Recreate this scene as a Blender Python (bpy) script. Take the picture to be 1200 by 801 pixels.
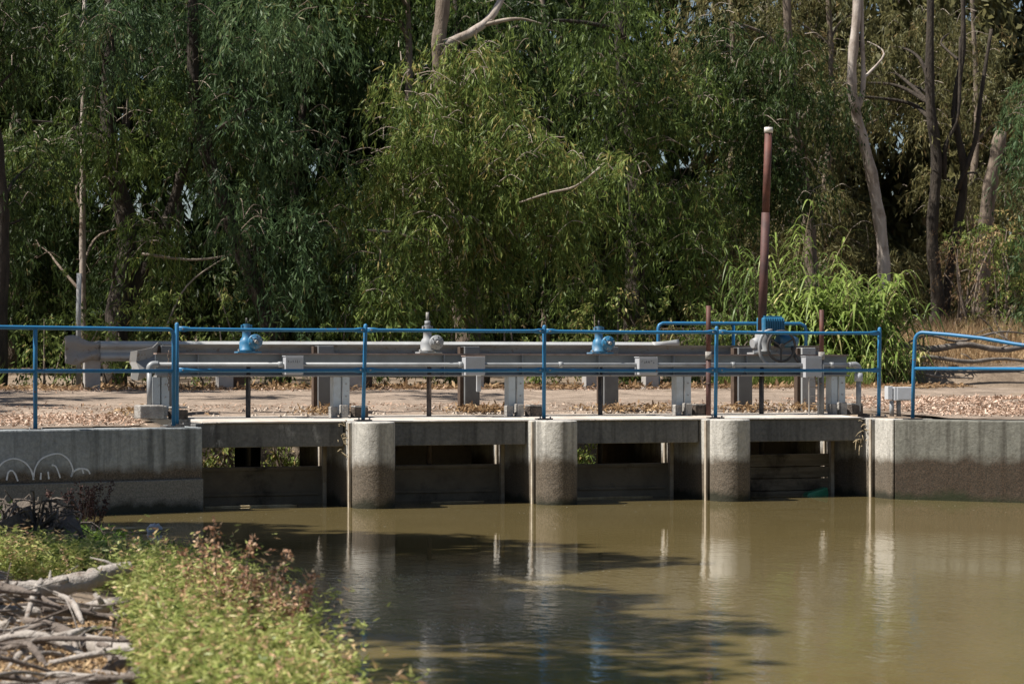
import bpy, math, random
import numpy as np
from mathutils import Matrix, Vector

for o in list(bpy.data.objects):
    bpy.data.objects.remove(o)
SC = bpy.context.scene
COL = SC.collection
random.seed(7)
RNG = np.random.default_rng(11)
R = math.radians
# ------------------------------------------------------------------ camera
# world frame: X along the weir wall, Y away from the viewer, Z up, deck level at 0
cam_d = bpy.data.cameras.new('camera')
cam = bpy.data.objects.new('camera', cam_d)
COL.objects.link(cam)
cam.location = (-7.762, -26.939, 0.563)
cam.rotation_euler = (R(90), 0, R(-19.852))
cam_d.sensor_width = 36.0
cam_d.lens = 85.0
cam_d.shift_y = 0.0277
cam_d.clip_start = 0.5
cam_d.clip_end = 600
cam_d.dof.use_dof = True
cam_d.dof.focus_distance = 29.0
cam_d.dof.aperture_fstop = 5.0
SC.camera = cam
# ------------------------------------------------------------------ light
SUN_EL = 57.0
sun_h = Vector((-0.998, 0.06, 0)).normalized()
to_sun = Vector((sun_h.x * math.cos(R(SUN_EL)), sun_h.y * math.cos(R(SUN_EL)), math.sin(R(SUN_EL))))
sun_d = bpy.data.lights.new('sun', 'SUN')
sun_d.energy = 5.0
sun_d.angle = R(0.55)
sun_d.color = (1.0, 0.95, 0.87)
sun = bpy.data.objects.new('sun', sun_d)
COL.objects.link(sun)
sun.rotation_euler = to_sun.to_track_quat('Z', 'Y').to_euler()
sun.location = (-10, 10, 30)
W = bpy.data.worlds.new('World')
SC.world = W
W.use_nodes = True
nt = W.node_tree
sky = nt.nodes.new('ShaderNodeTexSky')
sky.sky_type = 'NISHITA'
sky.sun_disc = False
sky.sun_elevation = R(SUN_EL)
sky.sun_rotation = math.atan2(to_sun.x, to_sun.y)
sky.air_density = 1.0
sky.dust_density = 1.0
bg = nt.nodes['Background']
bg.inputs['Strength'].default_value = 0.05
nt.links.new(sky.outputs[0], bg.inputs['Color'])
SC.view_settings.view_transform = 'Standard'
SC.view_settings.look = 'None'
SC.view_settings.exposure = 0.75
SC.view_settings.gamma = 1.0
SC.view_settings.use_curve_mapping = False
SC.render.engine = 'CYCLES'
SC.cycles.max_bounces = 7
SC.cycles.diffuse_bounces = 2
SC.cycles.glossy_bounces = 3
SC.cycles.transmission_bounces = 4
SC.cycles.transparent_max_bounces = 6
SC.cycles.caustics_reflective = False
SC.cycles.caustics_refractive = False
SC.cycles.use_denoising = True
SC.cycles.sample_clamp_indirect = 6.0

WZ = -1.028   # water level
# ------------------------------------------------------------------ materials
def new_mat(name):
    m = bpy.data.materials.new(name)
    m.use_nodes = True
    return m, m.node_tree.nodes, m.node_tree.links, m.node_tree.nodes['Principled BSDF']

def ramp(n, stops):
    r = n.new('ShaderNodeValToRGB')
    el = r.color_ramp.elements
    while len(el) < len(stops):
        el.new(0.5)
    for e, (p, c) in zip(el, stops):
        e.position = p
        e.color = tuple(c) + (1,) if len(c) == 3 else c
    return r

def noise(n, l, vec, scale, detail=6, rough=0.6, stretch=None):
    t = n.new('ShaderNodeTexNoise')
    t.inputs['Scale'].default_value = scale
    t.inputs['Detail'].default_value = detail
    t.inputs['Roughness'].default_value = rough
    if stretch:
        mp = n.new('ShaderNodeMapping')
        mp.inputs['Scale'].default_value = stretch
        l.new(vec, mp.inputs['Vector'])
        vec = mp.outputs[0]
    l.new(vec, t.inputs['Vector'])
    return t

def mixc(n, l, fac, a, b, mode='MIX'):
    m = n.new('ShaderNodeMix')
    m.data_type = 'RGBA'
    m.blend_type = mode
    if hasattr(fac, 'is_output'):
        l.new(fac, m.inputs[0])
    else:
        m.inputs[0].default_value = fac
    for s, i in ((a, 6), (b, 7)):
        if hasattr(s, 'is_output'):
            l.new(s, m.inputs[i])
        else:
            m.inputs[i].default_value = tuple(s) + (1,)
    return m.outputs[2]

def rng_map(n, l, v, a, b, c=0.0, d=1.0):
    m = n.new('ShaderNodeMapRange')
    m.inputs[1].default_value = a
    m.inputs[2].default_value = b
    m.inputs[3].default_value = c
    m.inputs[4].default_value = d
    l.new(v, m.inputs[0])
    return m.outputs[0]

def math_n(n, l, op, a, b):
    m = n.new('ShaderNodeMath')
    m.operation = op
    for i, s in enumerate((a, b)):
        if hasattr(s, 'is_output'):
            l.new(s, m.inputs[i])
        else:
            m.inputs[i].default_value = s
    return m.outputs[0]

def bump(n, l, b, h, strength, dist, prev=None):
    k = n.new('ShaderNodeBump')
    k.inputs['Strength'].default_value = strength
    k.inputs['Distance'].default_value = dist
    l.new(h, k.inputs['Height'])
    if prev is not None:
        l.new(prev, k.inputs['Normal'])
    if b is not None:
        l.new(k.outputs[0], b.inputs['Normal'])
    return k.outputs[0]

def rough_mat(name, c1, c2, scale=4.0, rough=0.85, bs=30.0, bstr=0.4, bdist=0.02, c3=None, s3=1.3, stretch=None, metallic=0.0):
    m, n, l, b = new_mat(name)
    pos = n.new('ShaderNodeNewGeometry').outputs['Position']
    a = noise(n, l, pos, scale, stretch=stretch)
    r = ramp(n, [(0.32, c1), (0.68, c2)])
    l.new(a.outputs[0], r.inputs[0])
    out = r.outputs[0]
    if c3 is not None:
        k = noise(n, l, pos, s3, 8, 0.7)
        out = mixc(n, l, rng_map(n, l, k.outputs[0], 0.5, 0.66), out, c3)
    l.new(out, b.inputs['Base Color'])
    b.inputs['Roughness'].default_value = rough
    b.inputs['Metallic'].default_value = metallic
    h = noise(n, l, pos, bs, 5, 0.65, stretch)
    bump(n, l, b, h.outputs[0], bstr, bdist)
    return m

def concrete(name, hi, lo, stain, waterband=True, moss=False, white=False, ledge=False):
    m, n, l, b = new_mat(name)
    pos = n.new('ShaderNodeNewGeometry').outputs['Position']
    sep = n.new('ShaderNodeSeparateXYZ')
    l.new(pos, sep.inputs[0])
    z = sep.outputs[2]
    big = noise(n, l, pos, 1.6, 8, 0.65)
    r = ramp(n, [(0.3, lo), (0.7, hi)])
    l.new(big.outputs[0], r.inputs[0])
    col = r.outputs[0]
    st = noise(n, l, pos, 1.0, 6, 0.6, (9.0, 9.0, 0.55))
    col = mixc(n, l, rng_map(n, l, st.outputs[0], 0.48, 0.68, 0.0, 0.75), col, stain)
    fine = noise(n, l, pos, 26, 4, 0.7)
    col = mixc(n, l, 0.35, col, ramp_out(n, l, fine.outputs[0], (0.25, 0.25, 0.25), (0.75, 0.74, 0.72)), 'OVERLAY')
    if white:
        wn = noise(n, l, pos, 2.2, 9, 0.72, (1.0, 1.0, 0.5))
        col = mixc(n, l, rng_map(n, l, wn.outputs[0], 0.56, 0.62, 0, 0.6), col, (0.42, 0.42, 0.41))
    hmix = big
    if waterband:
        zz = math_n(n, l, 'ADD', z, math_n(n, l, 'MULTIPLY', math_n(n, l, 'SUBTRACT', big.outputs[0], 0.5), 0.45))
        sp = noise(n, l, pos, 60, 3, 0.8)
        band = rng_map(n, l, zz, -0.46, -0.58)
        mud = ramp_out(n, l, sp.outputs[0], (0.016, 0.013, 0.009) if moss else (0.042, 0.033, 0.023), (0.075, 0.048, 0.031) if moss else (0.165, 0.128, 0.092), 0.38, 0.66)
        col = mixc(n, l, math_n(n, l, 'MULTIPLY', band, 0.92), col, mud)
        if ledge:
            col = mixc(n, l, math_n(n, l, 'MULTIPLY', rng_map(n, l, z, -0.655, -0.665), 0.85), col, ramp_out(n, l, sp.outputs[0], (0.11, 0.115, 0.112), (0.23, 0.23, 0.22)))
        wet = rng_map(n, l, zz, -0.90, -0.99)
        col = mixc(n, l, math_n(n, l, 'MULTIPLY', wet, 0.9), col, (0.02, 0.022, 0.014) if not moss else (0.018, 0.024, 0.010))
    l.new(col, b.inputs['Base Color'])
    b.inputs['Roughness'].default_value = 0.9
    b.inputs['Specular IOR Level'].default_value = 0.25
    h1 = bump(n, l, None, fine.outputs[0], 0.35, 0.015)
    h2 = noise(n, l, pos, 7, 6, 0.65)
    bump(n, l, b, h2.outputs[0], 0.35, 0.04, h1)
    return m

def ramp_out(n, l, v, c1, c2, p1=0.35, p2=0.65):
    r = ramp(n, [(p1, c1), (p2, c2)])
    l.new(v, r.inputs[0])
    return r.outputs[0]

def leaf_mat(name, stops, transl=0.34, rough=0.50, spec=0.20):
    m, n, l, b = new_mat(name)
    at = n.new('ShaderNodeAttribute')
    at.attribute_name = 'tint'
    r = ramp(n, stops)
    l.new(at.outputs['Fac'], r.inputs[0])
    l.new(r.outputs[0], b.inputs['Base Color'])
    b.inputs['Roughness'].default_value = rough
    b.inputs['Specular IOR Level'].default_value = spec
    t = n.new('ShaderNodeBsdfTranslucent')
    l.new(r.outputs[0], t.inputs['Color'])
    mx = n.new('ShaderNodeMixShader')
    mx.inputs[0].default_value = transl
    l.new(b.outputs[0], mx.inputs[1])
    l.new(t.outputs[0], mx.inputs[2])
    l.new(mx.outputs[0], n['Material Output'].inputs['Surface'])
    return m

def painted(name, c, rust=(0.16, 0.07, 0.035), amount=0.64, rough=0.42, dust=None):
    m, n, l, b = new_mat(name)
    pos = n.new('ShaderNodeNewGeometry').outputs['Position']
    a = noise(n, l, pos, 14, 8, 0.75)
    v = noise(n, l, pos, 3, 4, 0.6)
    col = mixc(n, l, rng_map(n, l, v.outputs[0], 0.3, 0.7), tuple(k * 0.78 for k in c), c)
    if dust:
        d = noise(n, l, pos, 5, 8, 0.7)
        col = mixc(n, l, rng_map(n, l, d.outputs[0], 0.5, 0.72, 0, 0.7), col, dust)
    col = mixc(n, l, rng_map(n, l, a.outputs[0], amount, amount + 0.05), col, rust)
    l.new(col, b.inputs['Base Color'])
    b.inputs['Roughness'].default_value = rough
    bump(n, l, b, a.outputs[0], 0.12, 0.004)
    return m

M = {}
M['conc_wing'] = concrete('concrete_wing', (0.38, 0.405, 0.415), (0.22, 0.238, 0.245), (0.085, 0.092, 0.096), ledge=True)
M['conc_right_shade'] = concrete('concrete_right_wing_shade', (0.18, 0.178, 0.155), (0.11, 0.108, 0.094), (0.05, 0.046, 0.038), moss=True)  # darker than the piers; shade on this wing is put into its colour
M['conc_pier'] = concrete('concrete_pier', (0.52, 0.495, 0.45), (0.34, 0.33, 0.305), (0.17, 0.16, 0.145))
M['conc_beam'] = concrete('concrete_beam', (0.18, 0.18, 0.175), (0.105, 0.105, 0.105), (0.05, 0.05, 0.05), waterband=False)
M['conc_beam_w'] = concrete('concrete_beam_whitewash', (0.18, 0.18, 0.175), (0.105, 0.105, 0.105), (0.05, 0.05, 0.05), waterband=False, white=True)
M['slab'] = rough_mat('slab_concrete', (0.40, 0.36, 0.32), (0.60, 0.555, 0.50), 2.5, 0.9, 40, 0.35, 0.02, (0.36, 0.29, 0.22), 1.1)
M['footing'] = rough_mat('footing_concrete', (0.24, 0.22, 0.20), (0.42, 0.40, 0.37), 9, 0.95, 35, 0.8, 0.03)
M['footing_hollow'] = rough_mat('footing_hollow_shade', (0.06, 0.045, 0.036), (0.17, 0.135, 0.11), 9, 0.95, 35, 0.9, 0.04)  # dark colour stands in for the shaded hollow of each stump
M['gate'] = rough_mat('gate_steel', (0.125, 0.105, 0.08), (0.23, 0.195, 0.15), 3, 0.75, 20, 0.3, 0.02, (0.05, 0.04, 0.03), 1.5)
M['plank'] = rough_mat('wet_plank', (0.15, 0.125, 0.09), (0.27, 0.23, 0.18), 3, 0.85, 18, 0.6, 0.02, (0.05, 0.04, 0.03), 2.0, (1, 1, 7))
M['guide'] = rough_mat('guide_rust_lit', (0.30, 0.24, 0.18), (0.52, 0.46, 0.38), 6, 0.8, 30, 0.4, 0.01)  # rust tone paled to stand in for sun through the gate slot
M['blue'] = painted('blue_paint', (0.022, 0.175, 0.37), amount=0.61, rough=0.48)
M['blue2'] = painted('blue_machine_paint', (0.028, 0.165, 0.31), amount=0.66, rough=0.45, dust=(0.30, 0.30, 0.30))
M['grey_mach'] = painted('grey_machine_paint', (0.30, 0.31, 0.32), amount=0.62, rough=0.6, dust=(0.42, 0.36, 0.29))
M['galv'] = painted('galvanised_steel', (0.40, 0.41, 0.41), (0.22, 0.17, 0.13), 0.62, 0.5, (0.30, 0.275, 0.25))
M['galv_dirty'] = painted('dirty_galvanised_steel', (0.28, 0.275, 0.265), (0.18, 0.13, 0.095), 0.57, 0.65, (0.27, 0.225, 0.185))
M['beam_steel'] = painted('beam_grey_steel', (0.20, 0.23, 0.255), (0.16, 0.10, 0.07), 0.66, 0.6, (0.15, 0.155, 0.16))
M['rust_edge'] = rough_mat('rusted_flange', (0.22, 0.15, 0.12), (0.38, 0.29, 0.25), 8, 0.85, 40, 0.4, 0.01)
M['post_grey'] = painted('weathered_grey_post', (0.17, 0.175, 0.18), (0.12, 0.09, 0.07), 0.66, 0.8, (0.12, 0.12, 0.118))
M['block_pale'] = painted('pale_post', (0.40, 0.38, 0.36), (0.22, 0.17, 0.13), 0.66, 0.85, (0.30, 0.26, 0.23))
M['brown_post'] = rough_mat('brown_post', (0.05, 0.032, 0.022), (0.10, 0.065, 0.045), 6, 0.9)
M['leg_white'] = painted('white_painted_steel', (0.52, 0.57, 0.60), (0.24, 0.17, 0.12), 0.62, 0.6, (0.36, 0.35, 0.33))
M['pvc'] = rough_mat('grey_conduit', (0.20, 0.208, 0.215), (0.32, 0.33, 0.34), 4, 0.45, 30, 0.1, 0.004)
M['boxgrey'] = painted('junction_box_grey', (0.44, 0.45, 0.475), (0.25, 0.2, 0.16), 0.68, 0.55, (0.36, 0.35, 0.34))
M['ebox'] = painted('electric_box_grey', (0.56, 0.58, 0.61), (0.3, 0.25, 0.2), 0.72, 0.5, (0.48, 0.48, 0.48))
M['dark_rod'] = rough_mat('dark_greased_rod', (0.018, 0.016, 0.015), (0.05, 0.043, 0.04), 12, 0.55)
M['rod_brown'] = rough_mat('brown_rod', (0.06, 0.045, 0.035), (0.13, 0.095, 0.075), 12, 0.6)
M['rust_pipe'] = rough_mat('rusty_pipe', (0.06, 0.022, 0.016), (0.135, 0.048, 0.034), 6, 0.7, 40, 0.3, 0.006)
M['rust_dark'] = rough_mat('dark_rusty_pipe', (0.045, 0.02, 0.018), (0.10, 0.042, 0.034), 6, 0.7, 40, 0.3, 0.006)
M['white_cap'] = rough_mat('white_cap', (0.50, 0.47, 0.42), (0.68, 0.65, 0.60), 12, 0.6)
M['plate_dark'] = rough_mat('dark_base_plate', (0.035, 0.032, 0.032), (0.08, 0.07, 0.065), 12, 0.7)
M['ink'] = rough_mat('black_marker', (0.02, 0.02, 0.025), (0.05, 0.05, 0.06), 20, 0.7)
M['chalk'] = rough_mat('chalk_paint', (0.58, 0.62, 0.68), (0.76, 0.79, 0.84), 20, 0.8)
M['bolt'] = rough_mat('bolt_steel', (0.2, 0.2, 0.2), (0.4, 0.38, 0.36), 20, 0.5)
M['wire'] = rough_mat('rusty_chain', (0.10, 0.07, 0.05), (0.18, 0.13, 0.10), 20, 0.7)
M['bark_dark'] = rough_mat('dark_bark', (0.025, 0.019, 0.014), (0.075, 0.058, 0.043), 5, 0.95, 14, 1.0, 0.05, stretch=(2, 2, 0.5))
M['bark_pale'] = rough_mat('pale_bark', (0.25, 0.20, 0.16), (0.50, 0.44, 0.39), 3, 0.9, 12, 0.5, 0.03, (0.17, 0.125, 0.095), 2.2, (2, 2, 0.5))
M['bark_mid'] = rough_mat('brown_bark', (0.10, 0.075, 0.055), (0.25, 0.195, 0.15), 4, 0.95, 14, 0.8, 0.04, stretch=(2, 2, 0.5))
M['twig'] = rough_mat('pale_twig', (0.20, 0.16, 0.12), (0.40, 0.34, 0.28), 6, 0.9)
M['drift'] = rough_mat('driftwood', (0.22, 0.185, 0.155), (0.50, 0.46, 0.42), 3, 0.9, 25, 0.9, 0.03, (0.15, 0.11, 0.085), 3.0)
M['drift_dark'] = rough_mat('dark_driftwood', (0.08, 0.06, 0.05), (0.22, 0.18, 0.15), 4, 0.9, 25, 0.9, 0.03)
M['root_dark'] = rough_mat('dark_root', (0.05, 0.04, 0.032), (0.19, 0.155, 0.125), 6, 0.95, 22, 1.0, 0.04)
M['log_grey'] = rough_mat('grey_log', (0.07, 0.06, 0.05), (0.22, 0.19, 0.165), 4, 0.9, 20, 0.7, 0.03)
M['plastic_green'] = rough_mat('green_plastic', (0.012, 0.16, 0.09), (0.02, 0.24, 0.14), 6, 0.35)
M['litter_bag'] = rough_mat('dirty_plastic', (0.20, 0.22, 0.27), (0.45, 0.46, 0.50), 20, 0.5)
M['straw'] = rough_mat('floating_reed', (0.24, 0.18, 0.10), (0.45, 0.37, 0.24), 9, 0.9)
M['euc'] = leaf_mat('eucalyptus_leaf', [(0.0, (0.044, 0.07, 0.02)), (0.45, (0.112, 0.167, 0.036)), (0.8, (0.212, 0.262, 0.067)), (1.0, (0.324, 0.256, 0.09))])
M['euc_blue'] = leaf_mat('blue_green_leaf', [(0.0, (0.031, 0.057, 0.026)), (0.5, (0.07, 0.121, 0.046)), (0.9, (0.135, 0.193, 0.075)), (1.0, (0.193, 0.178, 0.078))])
M['euc_shade'] = leaf_mat('shaded_green_leaf', [(0.0, (0.016, 0.03, 0.009)), (0.5, (0.043, 0.072, 0.019)), (0.9, (0.084, 0.12, 0.032)), (1.0, (0.132, 0.116, 0.046))])  # shade of the dim trees is put into these darker greens
M['olive'] = leaf_mat('olive_leaf', [(0.0, (0.067, 0.071, 0.028)), (0.5, (0.139, 0.133, 0.053)), (0.9, (0.223, 0.198, 0.08)), (1.0, (0.29, 0.203, 0.094))])
M['under'] = leaf_mat('undergrowth_leaf', [(0.0, (0.047, 0.072, 0.022)), (0.5, (0.142, 0.195, 0.044)), (0.85, (0.27, 0.312, 0.088)), (1.0, (0.405, 0.312, 0.132))])
M['dry'] = leaf_mat('dry_leaf', [(0.0, (0.16, 0.095, 0.05)), (0.5, (0.38, 0.25, 0.135)), (1.0, (0.62, 0.47, 0.28))], 0.25, 0.7, 0.2)
M['reed'] = leaf_mat('reed_leaf', [(0.0, (0.068, 0.118, 0.032)), (0.5, (0.212, 0.292, 0.068)), (0.85, (0.348, 0.422, 0.125)), (1.0, (0.621, 0.558, 0.26))], 0.35, 0.4)
M['reed_shade'] = leaf_mat('shaded_reed_leaf', [(0.0, (0.049, 0.088, 0.026)), (0.5, (0.119, 0.182, 0.046)), (0.9, (0.21, 0.27, 0.077)), (1.0, (0.532, 0.459, 0.209))], 0.35, 0.4)  # darker copy of the reed leaf with the shade of these clumps painted in
M['weed'] = leaf_mat('weed_leaf', [(0.0, (0.125, 0.169, 0.04)), (0.45, (0.295, 0.339, 0.092)), (0.8, (0.487, 0.486, 0.183)), (1.0, (0.647, 0.432, 0.242))], 0.35, 0.42)
M['weed_dark'] = leaf_mat('dark_weed_leaf', [(0.0, (0.052, 0.102, 0.018)), (0.6, (0.13, 0.204, 0.035)), (1.0, (0.247, 0.312, 0.07))], 0.35, 0.42)
M['seed'] = leaf_mat('brown_seed', [(0.0, (0.25, 0.122, 0.073)), (0.5, (0.5, 0.293, 0.187)), (1.0, (0.7, 0.537, 0.358))], 0.2, 0.8, 0.2)
M['seed_dark'] = leaf_mat('dark_purple_stem', [(0.0, (0.035, 0.02, 0.02)), (1.0, (0.11, 0.06, 0.05))], 0.1, 0.8, 0.2)
M['litter'] = leaf_mat('leaf_litter', [(0.0, (0.20, 0.12, 0.08)), (0.5, (0.42, 0.28, 0.20)), (1.0, (0.66, 0.52, 0.42))], 0.05, 0.8, 0.2)
M['pebble'] = rough_mat('pebble', (0.25, 0.20, 0.16), (0.50, 0.43, 0.36), 9, 0.95)
M['scum'] = leaf_mat('floating_scum', [(0.0, (0.16, 0.14, 0.08)), (0.6, (0.40, 0.38, 0.30)), (1.0, (0.70, 0.70, 0.66))], 0.0, 0.8, 0.2)

def dirt_mat(name, c1, c2, c3):
    m, n, l, b = new_mat(name)
    pos = n.new('ShaderNodeNewGeometry').outputs['Position']
    a = noise(n, l, pos, 1.4, 9, 0.7)
    r = ramp(n, [(0.32, c1), (0.66, c2)])
    l.new(a.outputs[0], r.inputs[0])
    k = noise(n, l, pos, 22, 6, 0.75)
    col = mixc(n, l, rng_map(n, l, k.outputs[0], 0.52, 0.66, 0, 0.7), r.outputs[0], c3)
    l.new(col, b.inputs['Base Color'])
    b.inputs['Roughness'].default_value = 0.95
    b.inputs['Specular IOR Level'].default_value = 0.15
    h1 = bump(n, l, None, k.outputs[0], 0.6, 0.03)
    h2 = noise(n, l, pos, 5, 6, 0.6)
    bump(n, l, b, h2.outputs[0], 0.5, 0.08, h1)
    return m
M['dirt'] = dirt_mat('dirt', (0.15, 0.115, 0.088), (0.36, 0.285, 0.225), (0.12, 0.088, 0.066))
M['ground'] = dirt_mat('forest_floor', (0.14, 0.105, 0.075), (0.30, 0.235, 0.175), (0.095, 0.07, 0.05))

def water_mat():
    m, n, l, b = new_mat('turbid_water')
    pos = n.new('ShaderNodeNewGeometry').outputs['Position']
    a = noise(n, l, pos, 0.35, 5, 0.6)
    r = ramp(n, [(0.3, (0.142, 0.109, 0.046)), (0.7, (0.172, 0.134, 0.059))])
    l.new(a.outputs[0], r.inputs[0])
    l.new(r.outputs[0], b.inputs['Base Color'])
    b.inputs['Roughness'].default_value = 0.012
    b.inputs['IOR'].default_value = 1.33
    # ripples: long gentle swell everywhere, fine chop in drifting patches
    sw = noise(n, l, pos, 2.2, 3, 0.5, (1.0, 0.45, 1.0))
    ch = noise(n, l, pos, 11.0, 4, 0.55, (1.0, 0.55, 1.0))
    sep = n.new('ShaderNodeSeparateXYZ')
    l.new(pos, sep.inputs[0])
    pn = noise(n, l, pos, 0.32, 4, 0.6)
    open_w = rng_map(n, l, sep.outputs[1], -3.0, -11.0)          # the lee of the wall stays smooth
    patch = math_n(n, l, 'MULTIPLY', rng_map(n, l, pn.outputs[0], 0.36, 0.62, 0.15, 1.0), open_w)
    chop = math_n(n, l, 'MULTIPLY', ch.outputs[0], patch)
    h1 = bump(n, l, None, sw.outputs[0], 0.05, 0.020)
    bump(n, l, b, chop, 0.26, 0.028, h1)
    return m
M['water'] = water_mat()

# ------------------------------------------------------------------ mesh helpers
class MB:
    def __init__(s):
        s.v, s.f = [], []

    def add(s, vs, fs):
        o = len(s.v)
        s.v += [tuple(p) for p in vs]
        s.f += [tuple(i + o for i in q) for q in fs]
        return s

    def box(s, x0, x1, y0, y1, z0, z1, rz=0.0, tilt=0.0):
        c = Vector(((x0 + x1) / 2, (y0 + y1) / 2, (z0 + z1) / 2))
        m = Matrix.Rotation(rz, 3, 'Z') @ Matrix.Rotation(tilt, 3, 'Y')
        vs = []
        for z in (z0, z1):
            for x, y in ((x0, y0), (x1, y0), (x1, y1), (x0, y1)):
                vs.append(c + m @ (Vector((x, y, z)) - c))
        return s.add(vs, [(3, 2, 1, 0), (4, 5, 6, 7), (0, 1, 5, 4), (1, 2, 6, 5), (2, 3, 7, 6), (3, 0, 4, 7)])

    def prism(s, poly, z0, z1):
        n = len(poly)
        vs = [(x, y, z0) for x, y in poly] + [(x, y, z1) for x, y in poly]
        fs = [tuple(range(n - 1, -1, -1)), tuple(range(n, 2 * n))]
        fs += [(i, (i + 1) % n, n + (i + 1) % n, n + i) for i in range(n)]
        return s.add(vs, fs)

    def tube(s, pts, r, n=8, cap=True, jit=0.0):
        pts = [Vector(p) for p in pts]
        rs = r if isinstance(r, (list, tuple)) else [r] * len(pts)
        vs, fs = [], []
        up = Vector((0, 0, 1))
        prev = None
        for i, p in enumerate(pts):
            t = (pts[min(i + 1, len(pts) - 1)] - pts[max(i - 1, 0)]).normalized()
            if prev is None:
                a = t.cross(up if abs(t.z) < 0.9 else Vector((1, 0, 0))).normalized()
            else:
                a = (prev - t * prev.dot(t)).normalized()
            prev = a
            b = t.cross(a)
            for k in range(n):
                an = 2 * math.pi * k / n
                rr = rs[i] * (1 + (random.uniform(-jit, jit) if jit else 0))
                vs.append(p + a * math.cos(an) * rr + b * math.sin(an) * rr)
        for i in range(len(pts) - 1):
            for k in range(n):
                fs.append((i * n + k, i * n + (k + 1) % n, (i + 1) * n + (k + 1) % n, (i + 1) * n + k))
        if cap:
            fs.append(tuple(range(n - 1, -1, -1)))
            o = (len(pts) - 1) * n
            fs.append(tuple(range(o, o + n)))
        return s.add(vs, fs)

    def rings(s, rings, n=10):
        """rings along a run: (centre, across vector, up vector)"""
        vs, fs = [], []
        for c, a, b in rings:
            for k in range(n):
                an = 2 * math.pi * k / n
                vs.append(Vector(c) + Vector(a) * math.cos(an) + Vector(b) * math.sin(an))
        for i in range(len(rings) - 1):
            for k in range(n):
                fs.append((i * n + k, i * n + (k + 1) % n, (i + 1) * n + (k + 1) % n, (i + 1) * n + k))
        fs.append(tuple(range(n - 1, -1, -1)))
        o = (len(rings) - 1) * n
        fs.append(tuple(range(o, o + n)))
        return s.add(vs, fs)

    def sweep(s, prof, p0, p1):
        """open sheet profile [(across, z)] with thickness swept from p0 to p1 (horizontal run)"""
        p0, p1 = Vector(p0), Vector(p1)
        d = (p1 - p0).normalized()
        a = Vector((-d.y, d.x, 0)).normalized()
        th = 0.006
        pr = list(prof) + [(y + th, z) for y, z in reversed(prof)]
        n = len(pr)
        vs = [p0 + a * y + Vector((0, 0, z)) for y, z in pr] + [p1 + a * y + Vector((0, 0, z)) for y, z in pr]
        fs = [(i, (i + 1) % n, n + (i + 1) % n, n + i) for i in range(n)]
        return s.add(vs, fs)

    def build(s, name, mat, parent=None, smooth=False, bevel=0.0, kind=None):
        me = bpy.data.meshes.new(name)
        me.from_pydata(s.v, [], s.f)
        me.update()
        o = bpy.data.objects.new(name, me)
        COL.objects.link(o)
        me.materials.append(M[mat] if isinstance(mat, str) else mat)
        if smooth:
            me.polygons.foreach_set('use_smooth', [len(p.vertices) == 4 for p in me.polygons])
        if bevel:
            b = o.modifiers.new('bevel', 'BEVEL')
            b.width = bevel
            b.segments = 2
            b.limit_method = 'ANGLE'
        if parent is not None:
            attach(o, parent)
        if kind:
            o['kind'] = kind
        return o

LOCS = {}
def attach(o, parent):
    o.parent = parent
    o.matrix_parent_inverse = Matrix.Translation(-Vector(LOCS.get(parent.name, (0, 0, 0))))

def thing(name, label, cat, loc, group=None):
    o = bpy.data.objects.new(name, None)
    COL.objects.link(o)
    o.location = loc
    o.empty_display_size = 0.1
    LOCS[o.name] = tuple(loc)
    return tag(o, label, cat, group)

def tag(o, label, cat, group=None):
    o['label'] = label
    o['category'] = cat
    if group:
        o['group'] = group
    return o

def quad_mesh(name, V, F, tint, mat, parent=None, kind=None):
    """V (n,3), F (m,4) int, tint (m,)"""
    me = bpy.data.meshes.new(name)
    nv, nf = len(V), len(F)
    k = F.shape[1]
    me.vertices.add(nv)
    me.vertices.foreach_set('co', np.ascontiguousarray(V, dtype=np.float32).ravel())
    me.loops.add(nf * k)
    me.loops.foreach_set('vertex_index', np.ascontiguousarray(F, dtype=np.int32).ravel())
    me.polygons.add(nf)
    me.polygons.foreach_set('loop_start', np.arange(0, nf * k, k, dtype=np.int32))
    at = me.attributes.new('tint', 'FLOAT', 'FACE')
    at.data.foreach_set('value', np.clip(tint, 0, 1).astype(np.float32))
    me.update(calc_edges=True)
    me.materials.append(M[mat])
    o = bpy.data.objects.new(name, me)
    COL.objects.link(o)
    if parent is not None:
        attach(o, parent)
    if kind:
        o['kind'] = kind
    return o

def unit(a):
    return a / np.maximum(np.linalg.norm(a, axis=-1, keepdims=True), 1e-9)

def leaf_quads(P, D, length, width, rng):
    """rhombic leaves at P pointing along D"""
    n = len(P)
    side = unit(np.cross(D, rng.normal(size=(n, 3))))
    L = length[:, None]
    Wd = width[:, None] * 0.5
    mid = P + D * L * 0.42
    V = np.stack([P, mid + side * Wd, P + D * L, mid - side * Wd], 1).reshape(-1, 3)
    F = np.arange(n * 4).reshape(n, 4)
    return V, F

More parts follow.
